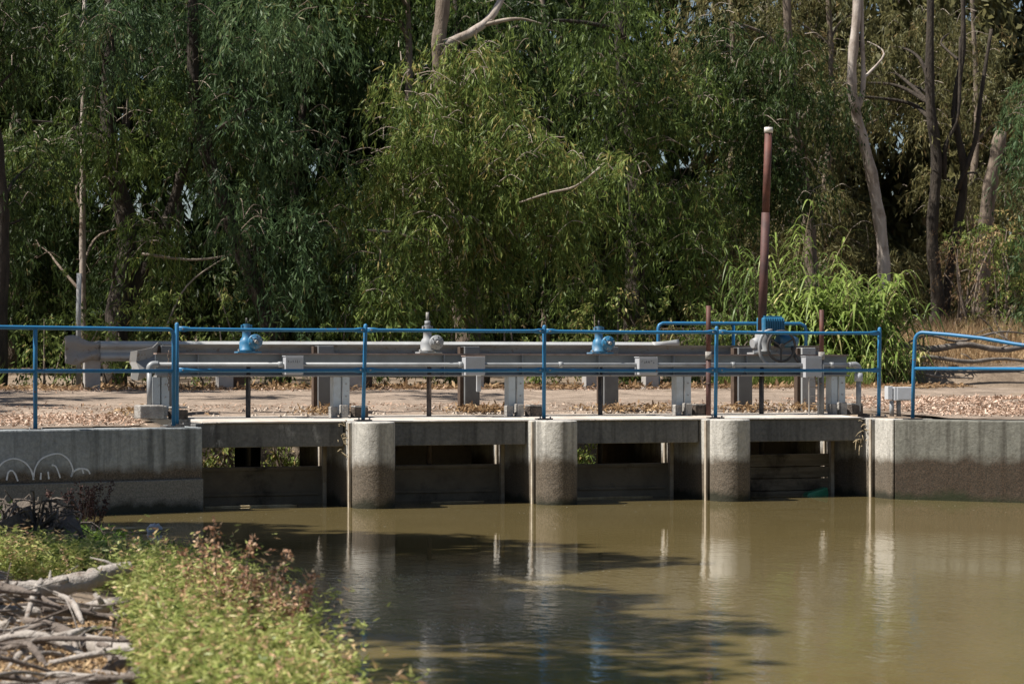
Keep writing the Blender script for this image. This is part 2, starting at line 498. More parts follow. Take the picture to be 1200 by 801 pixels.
def weeping(clumps, rng, strands=26, per=26, slen=1.0, leaf=0.15, lw=0.022, hang=0.75, spread=0.5, tint0=0.45):
    """hanging leafy strands in clumps [(centre, radius)] -> V, F, tint"""
    Vs, Ts = [], []
    for c, r in clumps:
        c = np.array(c)
        r = r * 0.84
        S = max(4, int(strands * 1.05 * (r / 0.7) ** 2))
        d = unit(rng.normal(size=(S, 3)))
        rad = r * rng.random(S) ** 0.45
        p0 = c + d * rad[:, None] * np.array([1, 1, 0.7])
        out = d.copy()
        out[:, 2] *= 0.4
        out = unit(out + rng.normal(scale=0.35, size=(S, 3)))
        L = slen * rng.uniform(0.5, 1.25, S)
        t = np.sort(rng.random((S, per)), 1)
        P = p0[:, None] + out[:, None] * (L[:, None] * spread * t)[..., None]
        P[..., 2] -= L[:, None] * t ** 1.7 * hang
        P = P + rng.normal(scale=0.035, size=P.shape)
        D = out[:, None] * (0.55 * (1 - t))[..., None] + rng.normal(scale=0.29, size=P.shape)
        D[..., 2] -= 0.35 + 0.9 * hang * rng.random((S, per))
        D = unit(D)
        n = S * per
        ln = leaf * rng.uniform(0.6, 1.25, n)
        V, F = leaf_quads(P.reshape(-1, 3), D.reshape(-1, 3), ln, lw * rng.uniform(0.7, 1.3, n), rng)
        tc = tint0 + rng.normal(scale=0.17)
        T = tc + rng.normal(scale=0.16, size=n) + np.repeat(rng.normal(scale=0.07, size=S), per)
        T[rng.random(n) < 0.012] = 1.0
        Vs.append(V)
        Ts.append(T)
    V = np.concatenate(Vs)
    return V, np.arange(len(V)).reshape(-1, 4), np.concatenate(Ts)

def envelope(rng, boxes):
    """clump centres drawn inside ellipsoids (cx,cy,cz,rx,ry,rz,n,rmin,rmax)"""
    out = []
    for cx, cy, cz, rx, ry, rz, n, a, b in boxes:
        n = int(n * 1.3)
        nb_ = max(1, int(round(n / 4.5)))
        d = unit(rng.normal(size=(nb_, 3))) * (rng.random((nb_, 1)) ** 0.4)
        for q in range(n):                       # boughs: clumps hang together in cascades
            k = d[q % nb_]
            f = rng.random()
            px = cx + k[0] * rx + rng.normal(0, 0.26) + f * k[0] * 0.35
            py = cy + k[1] * ry + rng.normal(0, 0.22)
            pz = cz + k[2] * rz + 0.25 - f * 0.95 + rng.normal(0, 0.10)
            out.append(((px, py, pz), rng.uniform(a, b) * (1.0 - 0.25 * f)))
    return out

def bend(pts, n=5):
    """Catmull-Rom through points (x,y,z,r)"""
    P = [np.array(p, float) for p in pts]
    P = [2 * P[0] - P[1]] + P + [2 * P[-1] - P[-2]]
    out = []
    for i in range(1, len(P) - 2):
        for k in range(n):
            t = k / n
            a, b, c, d = P[i - 1], P[i], P[i + 1], P[i + 2]
            out.append(0.5 * (2 * b + (c - a) * t + (2 * a - 5 * b + 4 * c - d) * t * t + (3 * b - a - 3 * c + d) * t ** 3))
    out.append(P[-2])
    return [tuple(p[:3]) for p in out], [max(0.004, float(p[3])) for p in out]

# ------------------------------------------------------------------ terrain
PW = 2.268
BL = np.array([-10.45, -2.39])
def sstep(a, b, x):
    t = np.clip((x - a) / (b - a), 0, 1)
    return t * t * (3 - 2 * t)

def vnoise(x, y, s, seed=0):
    v = 0
    rr = np.random.default_rng(seed)
    for k in range(6):
        a = rr.uniform(0, 6.28)
        f = s * rr.uniform(0.6, 1.7)
        v = v + np.sin((x * math.cos(a) + y * math.sin(a)) * f + rr.uniform(0, 6.28))
    return v / 6

def shore(y):
    return np.interp(y, [-60, -27, -20, -15, -10.5, -8, -5, -1], [-9.0, -6.6, -5.6, -4.62, -4.1, -4.1, -4.4, -4.2])

def H(x, y):
    x = np.asarray(x, float)
    y = np.asarray(y, float)
    # upstream face line of the structure
    left_line = -0.02 + (x + 1.767) * 0.2725
    right_line = -0.40 - (x - 6.804) * 1.219
    line = np.where(x < -1.767, left_line, np.where(x > 6.804, right_line, 0.3)) + 0.2
    up = y < line
    top = np.interp(y, [-30, 0, 1.2, 2.6, 10, 14, 30, 80], [-0.06, -0.06, 0.0, 0.06, 0.25, 0.30, 0.8, 2.0])
    top = np.where(x < -1.7, top - 0.03, top)
    top = top + 0.02 * vnoise(x, y, 3.0, 1) + np.where(y > 11, 0.10, 0.0) * vnoise(x, y, 1.0, 2)
    mound = (0.35 * sstep(11.2, 12.2, y) + 0.55 * sstep(12.2, 15.0, y)) * sstep(12.5, 14.5, x) + 0.18 * np.exp(-((y - 11.6) / 0.8) ** 2) * sstep(-6, -1, x) * (1 - sstep(0.5, 3, x))
    top = top + mound
    tx0 = np.where(y > 10.4, -2.6, -2.05)
    tx1 = np.where(y > 10.4, 10.0, 7.25)
    trench = sstep(0, 0.15, x - tx0) * (1 - sstep(-0.15, 0, x - tx1)) * (1 - sstep(11.6, 14.0, y))
    top = top * (1 - trench) + (-1.6) * trench
    sh = shore(y)
    d = sh - x + 0.15 * vnoise(x, y, 1.5, 3)
    bank = WZ - 0.9 + 0.95 * sstep(-1.5, 0.05, d) + np.interp(y, [-11, -7.5, -3], [0.11, 0.07, 0.05]) * np.clip(d, 0, 5.5) + 0.05 * vnoise(x, y, 2.3, 4) * (d > 0)
    return np.where(up, bank, top)

def axis(parts):
    out = []
    for a, b, st in parts:
        out += list(np.arange(a, b, st))
    return np.array(out + [parts[-1][1]])

gx = axis([(-200, -60, 20), (-60, -14, 3), (-14, -8, 0.5), (-8, 18, 0.14), (18, 40, 1.5), (40, 260, 20)])
gy = axis([(-160, -40, 20), (-40, -24, 2), (-24, 16, 0.14), (16, 40, 1.2), (40, 300, 20)])
XX, YY = np.meshgrid(gx, gy)
ZZ = H(XX, YY)
nx, ny = len(gx), len(gy)
GV = np.stack([XX, YY, ZZ], -1).reshape(-1, 3)
ii = np.arange((nx) * (ny)).reshape(ny, nx)
GF = np.stack([ii[:-1, :-1], ii[:-1, 1:], ii[1:, 1:], ii[1:, :-1]], -1).reshape(-1, 4)
g = quad_mesh('ground', GV, GF, np.zeros(len(GF)), 'ground')
g['kind'] = 'structure'
g.data.polygons.foreach_set('use_smooth', [True] * len(GF))

wx = [(-14, -24.0), (60, -24.0)]
wb = MB()
wb.add([(-40, -80, WZ), (70, -80, WZ), (70, 13.5, WZ), (-40, 13.5, WZ)], [(0, 1, 2, 3)])
wo = wb.build('water', 'water')
wo['kind'] = 'structure'

rx_ = axis([(-30, -8, 1.0), (-8, 18, 0.16), (18, 50, 1.6)])
ry_ = axis([(1.72, 10.5, 0.14)])
XX, YY = np.meshgrid(rx_, ry_)
ZZ = np.interp(YY, [1.72, 1.9, 2.6, 10, 10.4, 10.51], [-0.05, 0.025, 0.075, 0.262, 0.25, 0.12]) + 0.022 * vnoise(XX, YY, 4.0, 8) + 0.012 * vnoise(XX, YY, 9.0, 9)
ZZ = ZZ + 0.075 * np.exp(-((YY - 3.05 - 0.22 * vnoise(XX, YY * 0, 2.2, 21)) / 0.11) ** 2) * np.clip(0.4 + 1.2 * vnoise(XX, YY * 0.2, 3.1, 22), 0, 1)
ZZ = np.where(YY < 1.8, -0.06, ZZ)
ii = np.arange(XX.size).reshape(XX.shape)
RF = np.stack([ii[:-1, :-1], ii[:-1, 1:], ii[1:, 1:], ii[1:, :-1]], -1).reshape(-1, 4)
ro = quad_mesh('dirt_road', np.stack([XX, YY, ZZ], -1).reshape(-1, 3), RF, np.zeros(len(RF)), 'dirt')
ro['kind'] = 'structure'
ro.data.polygons.foreach_set('use_smooth', [True] * len(RF))

# earth shoulder between the wing walls and the road
for nm, poly in (('earth_shoulder', [(-12, -2.45), (-2.28, 0.1), (-2.28, 1.95), (-12, 1.95)]),
                 ('earth_shoulder', [(7.65, -0.85), (15.5, -10.4), (24, -10.4), (24, 1.95), (7.65, 1.95)])):
    p = np.array(poly)
    sx = np.arange(p[:, 0].min(), p[:, 0].max(), 0.15)
    sy = np.arange(p[:, 1].min(), 1.96, 0.15)
    XX, YY = np.meshgrid(sx, sy)
    if nm and p[0, 0] < 0:
        ok = YY > (-0.02 + (XX + 1.767) * 0.2725 + 0.30)
        ZZ = np.interp(YY, [-2.5, 0.1, 1.7, 1.96], [-0.10, -0.075, -0.01, -0.03])
    else:
        ok = YY > (-0.40 - (XX - 6.804) * 1.219 + 0.45)
        ZZ = np.interp(YY, [-10, -0.2, 1.7, 1.96], [-0.045, -0.04, 0.01, -0.02])
    ZZ = ZZ + 0.02 * vnoise(XX, YY, 4.0, 12) + 0.012
    ii = np.arange(XX.size).reshape(XX.shape)
    SF = np.stack([ii[:-1, :-1], ii[:-1, 1:], ii[1:, 1:], ii[1:, :-1]], -1)
    okf = ok[:-1, :-1] & ok[1:, 1:] & ok[:-1, 1:] & ok[1:, :-1]
    SF = SF[okf]
    so = quad_mesh(nm, np.stack([XX, YY, ZZ], -1).reshape(-1, 3), SF, np.zeros(len(SF)), 'dirt')
    so['kind'] = 'structure'
    so.data.polygons.foreach_set('use_smooth', [True] * len(SF))

# ------------------------------------------------------------------ the concrete weir
weir = thing('sluice_weir', 'long grey concrete sluice weir with three round-nosed piers and four gate openings', 'weir', (2.7, 0, -2.0))
uw = Vector((-0.9648, -0.2630))
nb = Vector((-0.2630, 0.9648))
a0 = Vector((-1.767, -0.02))
a1 = a0 + uw * 9
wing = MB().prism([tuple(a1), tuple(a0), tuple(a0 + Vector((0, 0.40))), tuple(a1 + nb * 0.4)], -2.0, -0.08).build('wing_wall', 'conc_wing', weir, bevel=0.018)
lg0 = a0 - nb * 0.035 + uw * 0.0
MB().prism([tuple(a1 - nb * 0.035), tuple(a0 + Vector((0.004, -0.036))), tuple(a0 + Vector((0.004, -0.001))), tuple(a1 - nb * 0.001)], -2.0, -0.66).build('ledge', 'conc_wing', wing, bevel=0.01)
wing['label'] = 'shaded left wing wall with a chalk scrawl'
ur = Vector((0.634, -0.773))
b0 = Vector((6.804, -0.42))
b1 = b0 + ur * 9
br = Vector((0.773, 0.634))
MB().prism([(6.804, 0.02), (6.804, -0.42), (6.822, -0.436), (7.1, -0.25), (7.1, 0.02)], -2.0, -0.042).build('sunlit_abutment_face', 'conc_pier', weir, bevel=0.012)  # separate paler piece so this face looks sunlit beside the wing
b00 = b0 + ur * 0.035
rw = MB().prism([tuple(b00), tuple(b1), tuple(b1 + br * 0.45), (7.5, -0.43), (7.5, 0.02), (7.102, 0.02), (7.0, -0.30)], -2.0, -0.046).build('wing_wall', 'conc_right_shade', weir, bevel=0.018)
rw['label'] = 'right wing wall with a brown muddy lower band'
MB().box(6.804, 7.7, 0.10, 2.4, -2.0, -0.05).build('abutment', 'conc_pier', weir, bevel=0.012)
MB().box(6.86, 7.5, 0.021, 0.099, -2.0, -0.055).build('abutment', 'conc_pier', weir)
MB().box(-2.3, -1.767, 0.385, 2.4, -2.0, -0.085).build('abutment', 'conc_wing', weir, bevel=0.012)
for i in range(3):
    x = i * PW
    w = 0.5
    poly = []
    for k in range(49):
        t = math.pi * k / 48
        poly.append((x + w / 2 - math.cos(t) * w / 2, -math.sin(t) * 0.30))
    poly += [(x + w, 0.02), (x + w - 0.06, 0.02), (x + w - 0.06, 0.10), (x + w, 0.10), (x + w, 2.4), (x, 2.4), (x, 0.10), (x + 0.06, 0.10), (x + 0.06, 0.02), (x, 0.02)]
    p = MB().prism(poly, -2.0, -0.035)
    po = p.build('pier', 'conc_pier', weir, bevel=0.014)
    MB().box(x - 0.012, x + 0.012, 0.102, 0.15, -1.6, -0.05).build('groove_strip', 'guide', po)
for i in range(4):
    x = i * PW
    g1 = MB().box(x - 0.05, x - 0.002, 1.10, 1.165, -1.7, -0.33).build('guide_rail', 'guide', weir, bevel=0.004)
    MB().box(x - 0.035, x - 0.002, 1.32, 1.36, -1.7, -0.33).build('guide_rail', 'guide', weir, bevel=0.004)
    MB().box(x - PW + 0.502, x - PW + 0.575, 1.10, 1.165, -1.7, -0.33).build('guide_rail', 'guide', weir, bevel=0.004)
MB().box(3 * PW - 0.012, 3 * PW + 0.012, 0.102, 0.15, -1.6, -0.05).build('groove_strip', 'guide', weir)
for i in range(4):
    x0, x1 = i * PW - PW + 0.5, i * PW
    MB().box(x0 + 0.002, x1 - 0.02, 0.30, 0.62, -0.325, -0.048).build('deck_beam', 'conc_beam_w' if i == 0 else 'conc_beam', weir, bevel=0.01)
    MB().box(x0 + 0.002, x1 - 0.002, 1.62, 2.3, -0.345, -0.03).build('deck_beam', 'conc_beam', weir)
# deck slab, sloping very slightly to the water, with an open slot for the gates
def slab(x0, x1, y0, y1, z0, z1, zb):
    m = MB()
    m.add([(x0, y0, zb), (x1, y0, zb), (x1, y1, zb), (x0, y1, zb), (x0, y0, z0), (x1, y0, z0), (x1, y1, z1), (x0, y1, z1)],
          [(3, 2, 1, 0), (4, 5, 6, 7), (0, 1, 5, 4), (1, 2, 6, 5), (2, 3, 7, 6), (3, 0, 4, 7)])
    return m
for i in range(4):
    x0, x1 = i * PW - PW + (0.5 if i else 0.30), i * PW - 0.03
    if i == 3:
        x1 = 6.80
    slab(x0 + 0.28 if i == 0 else x0 - 0.24, x1 if i == 3 else x1 + 0.27, 0.27, 1.20, -0.032, 0.0, -0.047).build('deck_slab', 'slab', weir, bevel=0.006)
slab(-2.25, 7.6, 1.52, 10.4, 0.004, 0.03, -0.30).build('deck_slab', 'slab', weir)
for i in (1, 3):
    x0, x1 = i * PW - PW + 0.5, i * PW
    MB().box(x0 + 0.003, x1 - 0.003, 2.36, 2.46, -1.9, -0.31).build('added_back_panel', 'gate', weir)  # added dark panels close these two bays so they look black inside
for i in range(3):
    MB().box(i * PW + 0.1, i * PW + 0.4, 6.0, 6.3, -1.9, -0.31).build('rear_column', 'conc_beam', weir)

def wing_pt(s, z):
    """point on the face of the left wing wall, s metres from its end"""
    p = a0 + uw * s
    return (p.x - nb.x * 0.003, p.y - nb.y * 0.003, z)

def scrawl(strokes):
    m = MB()
    for st in strokes:
        pts = [wing_pt(s, z) for s, z in st]
        P4 = [(p[0], p[1], p[2], 0.0075) for p in pts]
        pp, _ = bend(P4, 4)
        # a flat brush line lying on the wall
        vs, fs = [], []
        for i, q in enumerate(pp):
            q = Vector(q)
            t = (Vector(pp[min(i + 1, len(pp) - 1)]) - Vector(pp[max(i - 1, 0)])).normalized()
            nrm = Vector((-nb.x, -nb.y, 0))
            sd = t.cross(nrm).normalized() * (0.009 * random.uniform(0.75, 1.2))
            for e in (sd, -sd):
                vs.append(q + e)
            for e in (sd, -sd):
                vs.append(q + e + nrm * 0.003)
        for i in range(len(pp) - 1):
            o, q = i * 4, i * 4 + 4
            fs += [(o + 2, o + 3, q + 3, q + 2), (o, q, q + 2, o + 2), (o + 1, o + 3, q + 3, q + 1)]
        m.add(vs, fs)
    return m

def gpx(X, Y):
    """zoomed sketch units -> metres on the wall: s from the wall's end, z"""
    s = (730 - X) / 3.08 / 99.0 * 0.99
    z = -0.08 - (Y - 434) / 3.08 / 104.0
    return (s, z)
G = [[(-40, 590), (-15, 548), (25, 532), (65, 545), (90, 575), (98, 607)],
     [(97, 603), (105, 565), (130, 533), (185, 518), (222, 538), (240, 575), (233, 600)],
     [(2, 606), (8, 580), (20, 573), (32, 585), (42, 610)],
     [(125, 583), (123, 607)], [(150, 580), (153, 606)], [(163, 557), (178, 563), (188, 585), (194, 603)],
     [(233, 600), (246, 580), (270, 572), (294, 578), (303, 592)], [(274, 573), (279, 590)]]
scrawl([[gpx(*q) for q in st] for st in G]).build('chalk_scrawl', 'chalk', wing)

# ------------------------------------------------------------------ gates
stem_x = [-0.93, 1.335, 3.595, 5.83]
gate_top = [-0.585, -0.59, -0.605, -0.515]
glab = ['dark steel sluice gate in the opening beside the shaded left wing wall',
        'dark steel sluice gate under the grey gearbox with the tall screw stem',
        'dark steel sluice gate under the blue gearbox in the third opening from the left',
        'sluice gate of wet wooden planks under the motor-driven lifter']
for i in range(4):
    x0, x1 = i * PW - PW + 0.5 + 0.01, i * PW - 0.012
    t = thing('sluice_gate', glab[i], 'sluice gate', ((x0 + x1) / 2, 1.21, -1.9), 'sluice gates in the weir openings')
    zt = gate_top[i]
    if i < 3:
        MB().box(x0, x1, 1.172, 1.225, -1.9, zt).build('gate_leaf', 'gate', t, bevel=0.006)
        MB().box(x0 + 0.09, x1 - 0.08, 1.130, 1.171, zt - 0.045, zt - 0.004).build('stiffener', 'gate', t, bevel=0.004)
        MB().box(x0 + 0.09, x1 - 0.08, 1.140, 1.171, -0.93, -0.895).build('stiffener', 'gate', t, bevel=0.004)
    else:
        zz = zt
        for k, hgt in enumerate((0.165, 0.15, 0.16, 0.17, 0.2)):
            MB().box(x0 + 0.004 * k, x1 - 0.003 * k, 1.168 + 0.006 * (k % 2), 1.228, zz - hgt + 0.008, zz).build('plank', 'plank', t, bevel=0.008)
            zz -= hgt
    MB().tube([(stem_x[i], 1.25, zt - 0.05), (stem_x[i], 1.25, 0.62)], 0.030 if i < 3 else 0.032, 10).build('stem', 'dark_rod' if i != 1 else 'rod_brown', t, smooth=True)
    MB().box(stem_x[i] - 0.07, stem_x[i] + 0.07, 1.226, 1.285, zt - 0.12, zt - 0.02).build('stem_bracket', 'gate', t, bevel=0.005)

# ------------------------------------------------------------------ operating beam on legs
fr = thing('gate_operating_frame', 'long grey steel beam on white legs carrying the gate lifters across the deck', 'steel frame', (2.5, 1.3, 0))
bx0, bx1 = -2.05, 7.05
MB().box(bx0, bx1, 1.16, 1.34, 0.752, 0.768).build('top_flange', 'rust_edge', fr)
MB().box(bx0, bx1, 1.236, 1.252, 0.506, 0.7515).build('web', 'beam_steel', fr)
MB().box(bx0, bx1, 1.15, 1.34, 0.486, 0.5055).build('bottom_flange', 'galv_dirty', fr)
for i, lx in enumerate((-2.0, 0.20, 2.44, 4.70, 6.89)):
    o = MB()
    o.box(lx - 0.10, lx - 0.012, 1.16, 1.172, 0.03, 0.485)
    o.box(lx + 0.012, lx + 0.10, 1.16, 1.172, 0.03, 0.485)
    o.box(lx - 0.012, lx - 0.004, 1.173, 1.32, 0.03, 0.485)
    o.box(lx + 0.004, lx + 0.012, 1.173, 1.32, 0.03, 0.485)
    o.box(lx - 0.10, lx - 0.092, 1.173, 1.32, 0.03, 0.485)
    leg = o.build('leg', 'leg_white', fr, bevel=0.002)
    MB().box(lx - 0.165, lx - 0.09, 1.02, 1.15, -0.01, 0.13, 0.1).build('footing', 'footing', fr, bevel=0.012)
    MB().box(lx - 0.045, lx + 0.04, 0.98, 1.13, -0.01, 0.15, -0.06).build('footing', 'footing', fr, bevel=0.012)
    st = MB()
    cx = lx + 0.20
    pts = []
    for k in range(9):
        an = 2 * math.pi * k / 9
        pts.append((cx + math.cos(an) * 0.12 * random.uniform(0.85, 1.1), 1.10 + math.sin(an) * 0.10 * random.uniform(0.85, 1.1)))
    st.prism(pts, -0.01, 0.115 if i else 0.10)
    so = st.build('broken_footing', 'footing_hollow', fr, bevel=0.012)
    MB().prism([(cx + (px - cx) * 0.96, 1.10 + (py - 1.10) * 0.96) for px, py in pts], 0.116, 0.138).build('footing_cap', 'footing', so, bevel=0.008)
    for bz in (0.25, 0.40):
        MB().tube([(lx + 0.055, 1.159, bz), (lx + 0.055, 1.148, bz)], 0.010, 6).build('bolt', 'bolt', leg)
for k in range(9):
    xx = -1.55 + k * 1.02
    MB().box(xx - 0.006, xx + 0.006, 1.17, 1.2355, 0.507, 0.7512).build('web_stiffener', 'beam_steel', fr)
# left footing block carrying the conduit
MB().box(-2.32, -2.03, 0.86, 1.12, 0.0, 0.16, 0.08).build('footing', 'footing', fr, bevel=0.015)

# ------------------------------------------------------------------ conduit with junction boxes
cd = thing('cable_conduit', 'pale grey cable pipe with four junction boxes along the steel beam', 'conduit', (2.5, 1.0, 0.1))
cy = 1.03
def crv(pts, n=6):
    return bend([(*p, 0.03) for p in pts], n)[0]
MB().tube([(-2.16, cy, 0.16), (-2.16, cy, 0.56)], 0.032, 10).build('riser', 'pvc', cd, smooth=True)
MB().tube(crv([(-2.16, cy, 0.555), (-2.155, cy, 0.605), (-2.12, cy, 0.632), (-2.06, cy, 0.632)]), 0.040, 10).build('elbow', 'pvc', cd, smooth=True)
MB().tube([(-2.06, cy, 0.632), (7.02, cy, 0.632)], 0.026, 10).build('pipe', 'pvc', cd, smooth=True)
MB().tube(crv([(7.01, cy, 0.632), (7.07, cy, 0.632), (7.11, cy, 0.60), (7.115, cy, 0.54)]), 0.042, 10).build('elbow', 'pvc', cd, smooth=True)
MB().tube([(7.115, cy, 0.53), (7.115, cy, 0.42)], 0.055, 10).build('coupling', 'boxgrey', cd, smooth=True)
MB().tube([(7.115, cy, 0.42), (7.115, cy, 0.03)], 0.034, 10).build('riser', 'pvc', cd, smooth=True)
MB().tube([(7.02, cy, 0.632), (6.97, cy, 0.632)], 0.038, 10).build('coupling', 'pvc', cd, smooth=True)
for xx in (-0.62, 1.64, 2.95, 5.3, 6.7):
    MB().tube([(xx, cy, 0.632), (xx + 0.05, cy, 0.632)], 0.037, 10).build('coupling', 'pvc', cd, smooth=True)
def marks(x0, z0, w, seed, parent, y):
    rr = random.Random(seed)
    m = MB()
    n = 6
    for k in range(n):
        bx = x0 + w * (k + 0.3) / n
        pts = [(bx + rr.uniform(-0.006, 0.012), z0 + rr.uniform(-0.018, 0.018)) for _ in range(4)]
        for (p, q), (p2, q2) in zip(pts[:-1], pts[1:]):
            d = Vector((p2 - p, 0, q2 - q))
            if d.length < 0.004:
                continue
            sdv = Vector((-d.z, 0, d.x)).normalized() * 0.0022
            A, B = Vector((p, y - 0.002, q)), Vector((p2, y - 0.002, q2))
            m.add([A + sdv, A - sdv, B - sdv, B + sdv], [(0, 1, 2, 3)])
    m.build('marker_scrawl', 'ink', parent)
for k, (x0, x1, z0, z1) in enumerate(((-0.55, -0.345, 0.51, 0.725), (1.70, 1.94, 0.50, 0.73), (3.99, 4.23, 0.505, 0.72), (6.30, 6.52, 0.47, 0.735))):
    jb = MB().box(x0, x1, 0.925, 1.075, z0, z1).build('junction_box', 'boxgrey', cd, bevel=0.006)
    MB().box(x0 - 0.006, x1 + 0.006, 0.914, 0.924, z0 + 0.008, z1 - 0.004).build('cover_plate', 'boxgrey', jb, bevel=0.003)
    MB().box(x0 - 0.008, x1 + 0.008, 0.918, 1.08, z1 + 0.001, z1 + 0.012).build('lid_rim', 'rust_edge' if k in (1,) else 'boxgrey', jb, bevel=0.002)
    if k in (0, 2):
        marks(x0 + 0.02, z1 - 0.055, x1 - x0 - 0.05, k + 3, jb, 0.914)
MB().box(1.90, 1.955, 1.09, 1.12, 0.30, 0.50).build('cable_drop', 'boxgrey', cd, bevel=0.004)

# ------------------------------------------------------------------ gate lifters
def gearbox(i, label, mat, grp, tall=False):
    x, y = stem_x[i], 1.25
    z = 0.768
    t = thing('gate_gearbox', label, 'gearbox', (x, y, z), grp)
    MB().box(x - 0.15, x + 0.14, y - 0.10, y + 0.09, z, z + 0.020).build('base_plate', mat, t, bevel=0.004)
    m = MB()
    prof = [(0.0, 0.105), (0.02, 0.105), (0.035, 0.085), (0.10, 0.088), (0.15, 0.070), (0.17, 0.052), (0.24, 0.050), (0.25, 0.060), (0.275, 0.060)]
    m.tube([(x - 0.02, y, z + 0.021 + h) for h, r in prof], [r for h, r in prof], 16)
    m.build('housing', mat, t, smooth=True)
    m = MB()
    m.tube([(x - 0.02, y, z + 0.296), (x - 0.02, y, z + 0.345)], 0.045, 12)
    m.box(x - 0.085, x - 0.062, y - 0.02, y + 0.02, z + 0.29, z + 0.335)
    m.box(x + 0.022, x + 0.045, y - 0.02, y + 0.02, z + 0.29, z + 0.335)
    m.build('top_cap', mat, t, bevel=0.003)
    dx, dz = x + 0.052, z + 0.135
    ring = [(0.0, 0.055), (0.04, 0.06), (0.05, 0.088), (0.075, 0.090), (0.085, 0.080), (0.088, 0.05), (0.10, 0.045)]
    bv = MB().tube([(dx, y - 0.07 - d, dz) for d, r in ring], [r for d, r in ring], 18).build('bevel_cover', mat, t, smooth=True)
    MB().tube([(dx, y - 0.17, dz), (dx, y - 0.225, dz)], [0.022, 0.018], 8).build('crank_shaft', 'bolt', bv, smooth=True)
    MB().box(dx - 0.034, dx + 0.034, y - 0.182, y - 0.172, dz - 0.010, dz + 0.010, 0, 0.7).build('shaft_key', 'bolt', bv)
    for k in range(6):
        an = k * math.pi / 3 + 0.3
        MB().tube([(dx + 0.072 * math.cos(an), y - 0.153, dz + 0.072 * math.sin(an)), (dx + 0.072 * math.cos(an), y - 0.165, dz + 0.072 * math.sin(an))], 0.008, 6).build('bolt', 'bolt', bv)
    for ox in (-0.13, 0.10):
        MB().tube([(x + ox, y - 0.07, z + 0.021), (x + ox, y - 0.07, z + 0.05)], 0.012, 6).build('bolt', 'bolt', t)
    if tall:
        MB().tube([(x - 0.02, y, z + 0.346), (x - 0.02, y, z + 0.40)], 0.034, 10).build('stem_nut', mat, t, smooth=True)
        MB().tube([(x - 0.02, y, z + 0.40), (x - 0.02, y, z + 0.505)], 0.020, 8).build('screw_stem', 'galv_dirty', t, smooth=True)
    else:
        MB().tube([(x - 0.02, y, z + 0.346), (x - 0.02, y, z + 0.42)], 0.012, 8).build('screw_stem', 'dark_rod', t, smooth=True)
    return t
grp = 'hand-cranked gate gearboxes on the beam'
gearbox(0, 'dusty blue hand-crank gearbox on the beam nearest the left wing wall', 'blue2', grp)
gearbox(1, 'grey unpainted gearbox with a screw stem sticking up on the beam', 'grey_mach', grp, True)
gearbox(2, 'bright blue hand-crank gearbox on the beam, middle of the deck', 'blue2', grp)

x, y, z = stem_x[3], 1.25, 0.768
t = thing('electric_gate_lifter', 'blue electric gate lifter with finned motor and large dark handwheel', 'gate lifter', (x, y, z))
MB().box(x - 0.16, x + 0.20, y - 0.11, y + 0.10, z, z + 0.025).build('base_plate', 'grey_mach', t, bevel=0.004)
prof = [(0.0, 0.13), (0.02, 0.13), (0.04, 0.10), (0.14, 0.11), (0.24, 0.10), (0.28, 0.075)]
MB().tube([(x + 0.02, y, z + 0.026 + h) for h, r in prof], [r for h, r in prof], 16).build('housing', 'grey_mach', t, smooth=True)
MB().tube([(x - 0.03, y, z + 0.15), (x - 0.14, y - 0.02, z + 0.14)], [0.09, 0.06], 12).build('worm_end', 'grey_mach', t, smooth=True)
mo = MB().box(x - 0.02, x + 0.27, y - 0.115, y + 0.12, z + 0.285, z + 0.475).build('motor', 'blue2', t, bevel=0.02)
for k in range(9):
    xx = x - 0.012 + k * 0.033
    MB().box(xx, xx + 0.012, y - 0.135, y - 0.116, z + 0.29, z + 0.465).build('fin', 'blue2', mo, bevel=0.003)
MB().box(x + 0.0, x + 0.25, y - 0.09, y + 0.10, z + 0.476, z + 0.492).build('motor_cap', 'blue2', mo, bevel=0.006)
ea = MB().tube([(x + 0.22, y - 0.02, z + 0.17), (x + 0.42, y - 0.02, z + 0.17), (x + 0.50, y - 0.02, z + 0.17)], [0.085, 0.09, 0.055], 12).build('terminal_housing', 'blue2', t, smooth=True)
hc = Vector((x + 0.20, y - 0.17, z + 0.105))
def wheel(c, rad, rt, mat, parent):
    m = MB()
    ring = [(c.x + rad * math.cos(2 * math.pi * k / 28), c.y, c.z + rad * math.sin(2 * math.pi * k / 28)) for k in range(29)]
    m.tube(ring, rt, 8)
    w = m.build('handwheel', mat, parent, smooth=True)
    for k in range(3):
        an = k * 2 * math.pi / 3 + 0.5
        MB().tube([c + Vector((0.02 * math.cos(an), 0, 0.02 * math.sin(an))), c + Vector((rad * math.cos(an), 0, rad * math.sin(an)))], 0.012, 6).build('spoke', mat, w)
    MB().tube([c + Vector((0, 0.03, 0)), c + Vector((0, -0.03, 0))], 0.035, 12).build('hub', mat, w)
    return w
wheel(hc, 0.195, 0.017, 'plate_dark', t)
MB().tube([(hc.x, hc.y + 0.03, hc.z), (hc.x, y, z + 0.13)], 0.03, 10).build('wheel_shaft', 'plate_dark', t)
ch = [(x + 0.0 + 0.02 * math.sin(a), y - 0.16, z + 0.10 + 0.20 * math.cos(a) * 1.0) for a in np.linspace(0, 2 * math.pi, 22)]
ch = [(x + 0.06 + 0.16 * math.sin(a), y - 0.145, z + 0.09 + 0.22 * math.cos(a)) for a in np.linspace(math.pi * 0.75, 2 * math.pi * 1.02, 16)]
MB().tube(ch, 0.022, 6).build('drive_chain_guard', 'grey_mach', t, smooth=True)
cb = crv([(x + 0.40, y - 0.08, z + 0.09), (x + 0.43, y - 0.14, z - 0.06), (x + 0.50, y - 0.18, z - 0.13), (6.34, 1.06, 0.64)], 5)
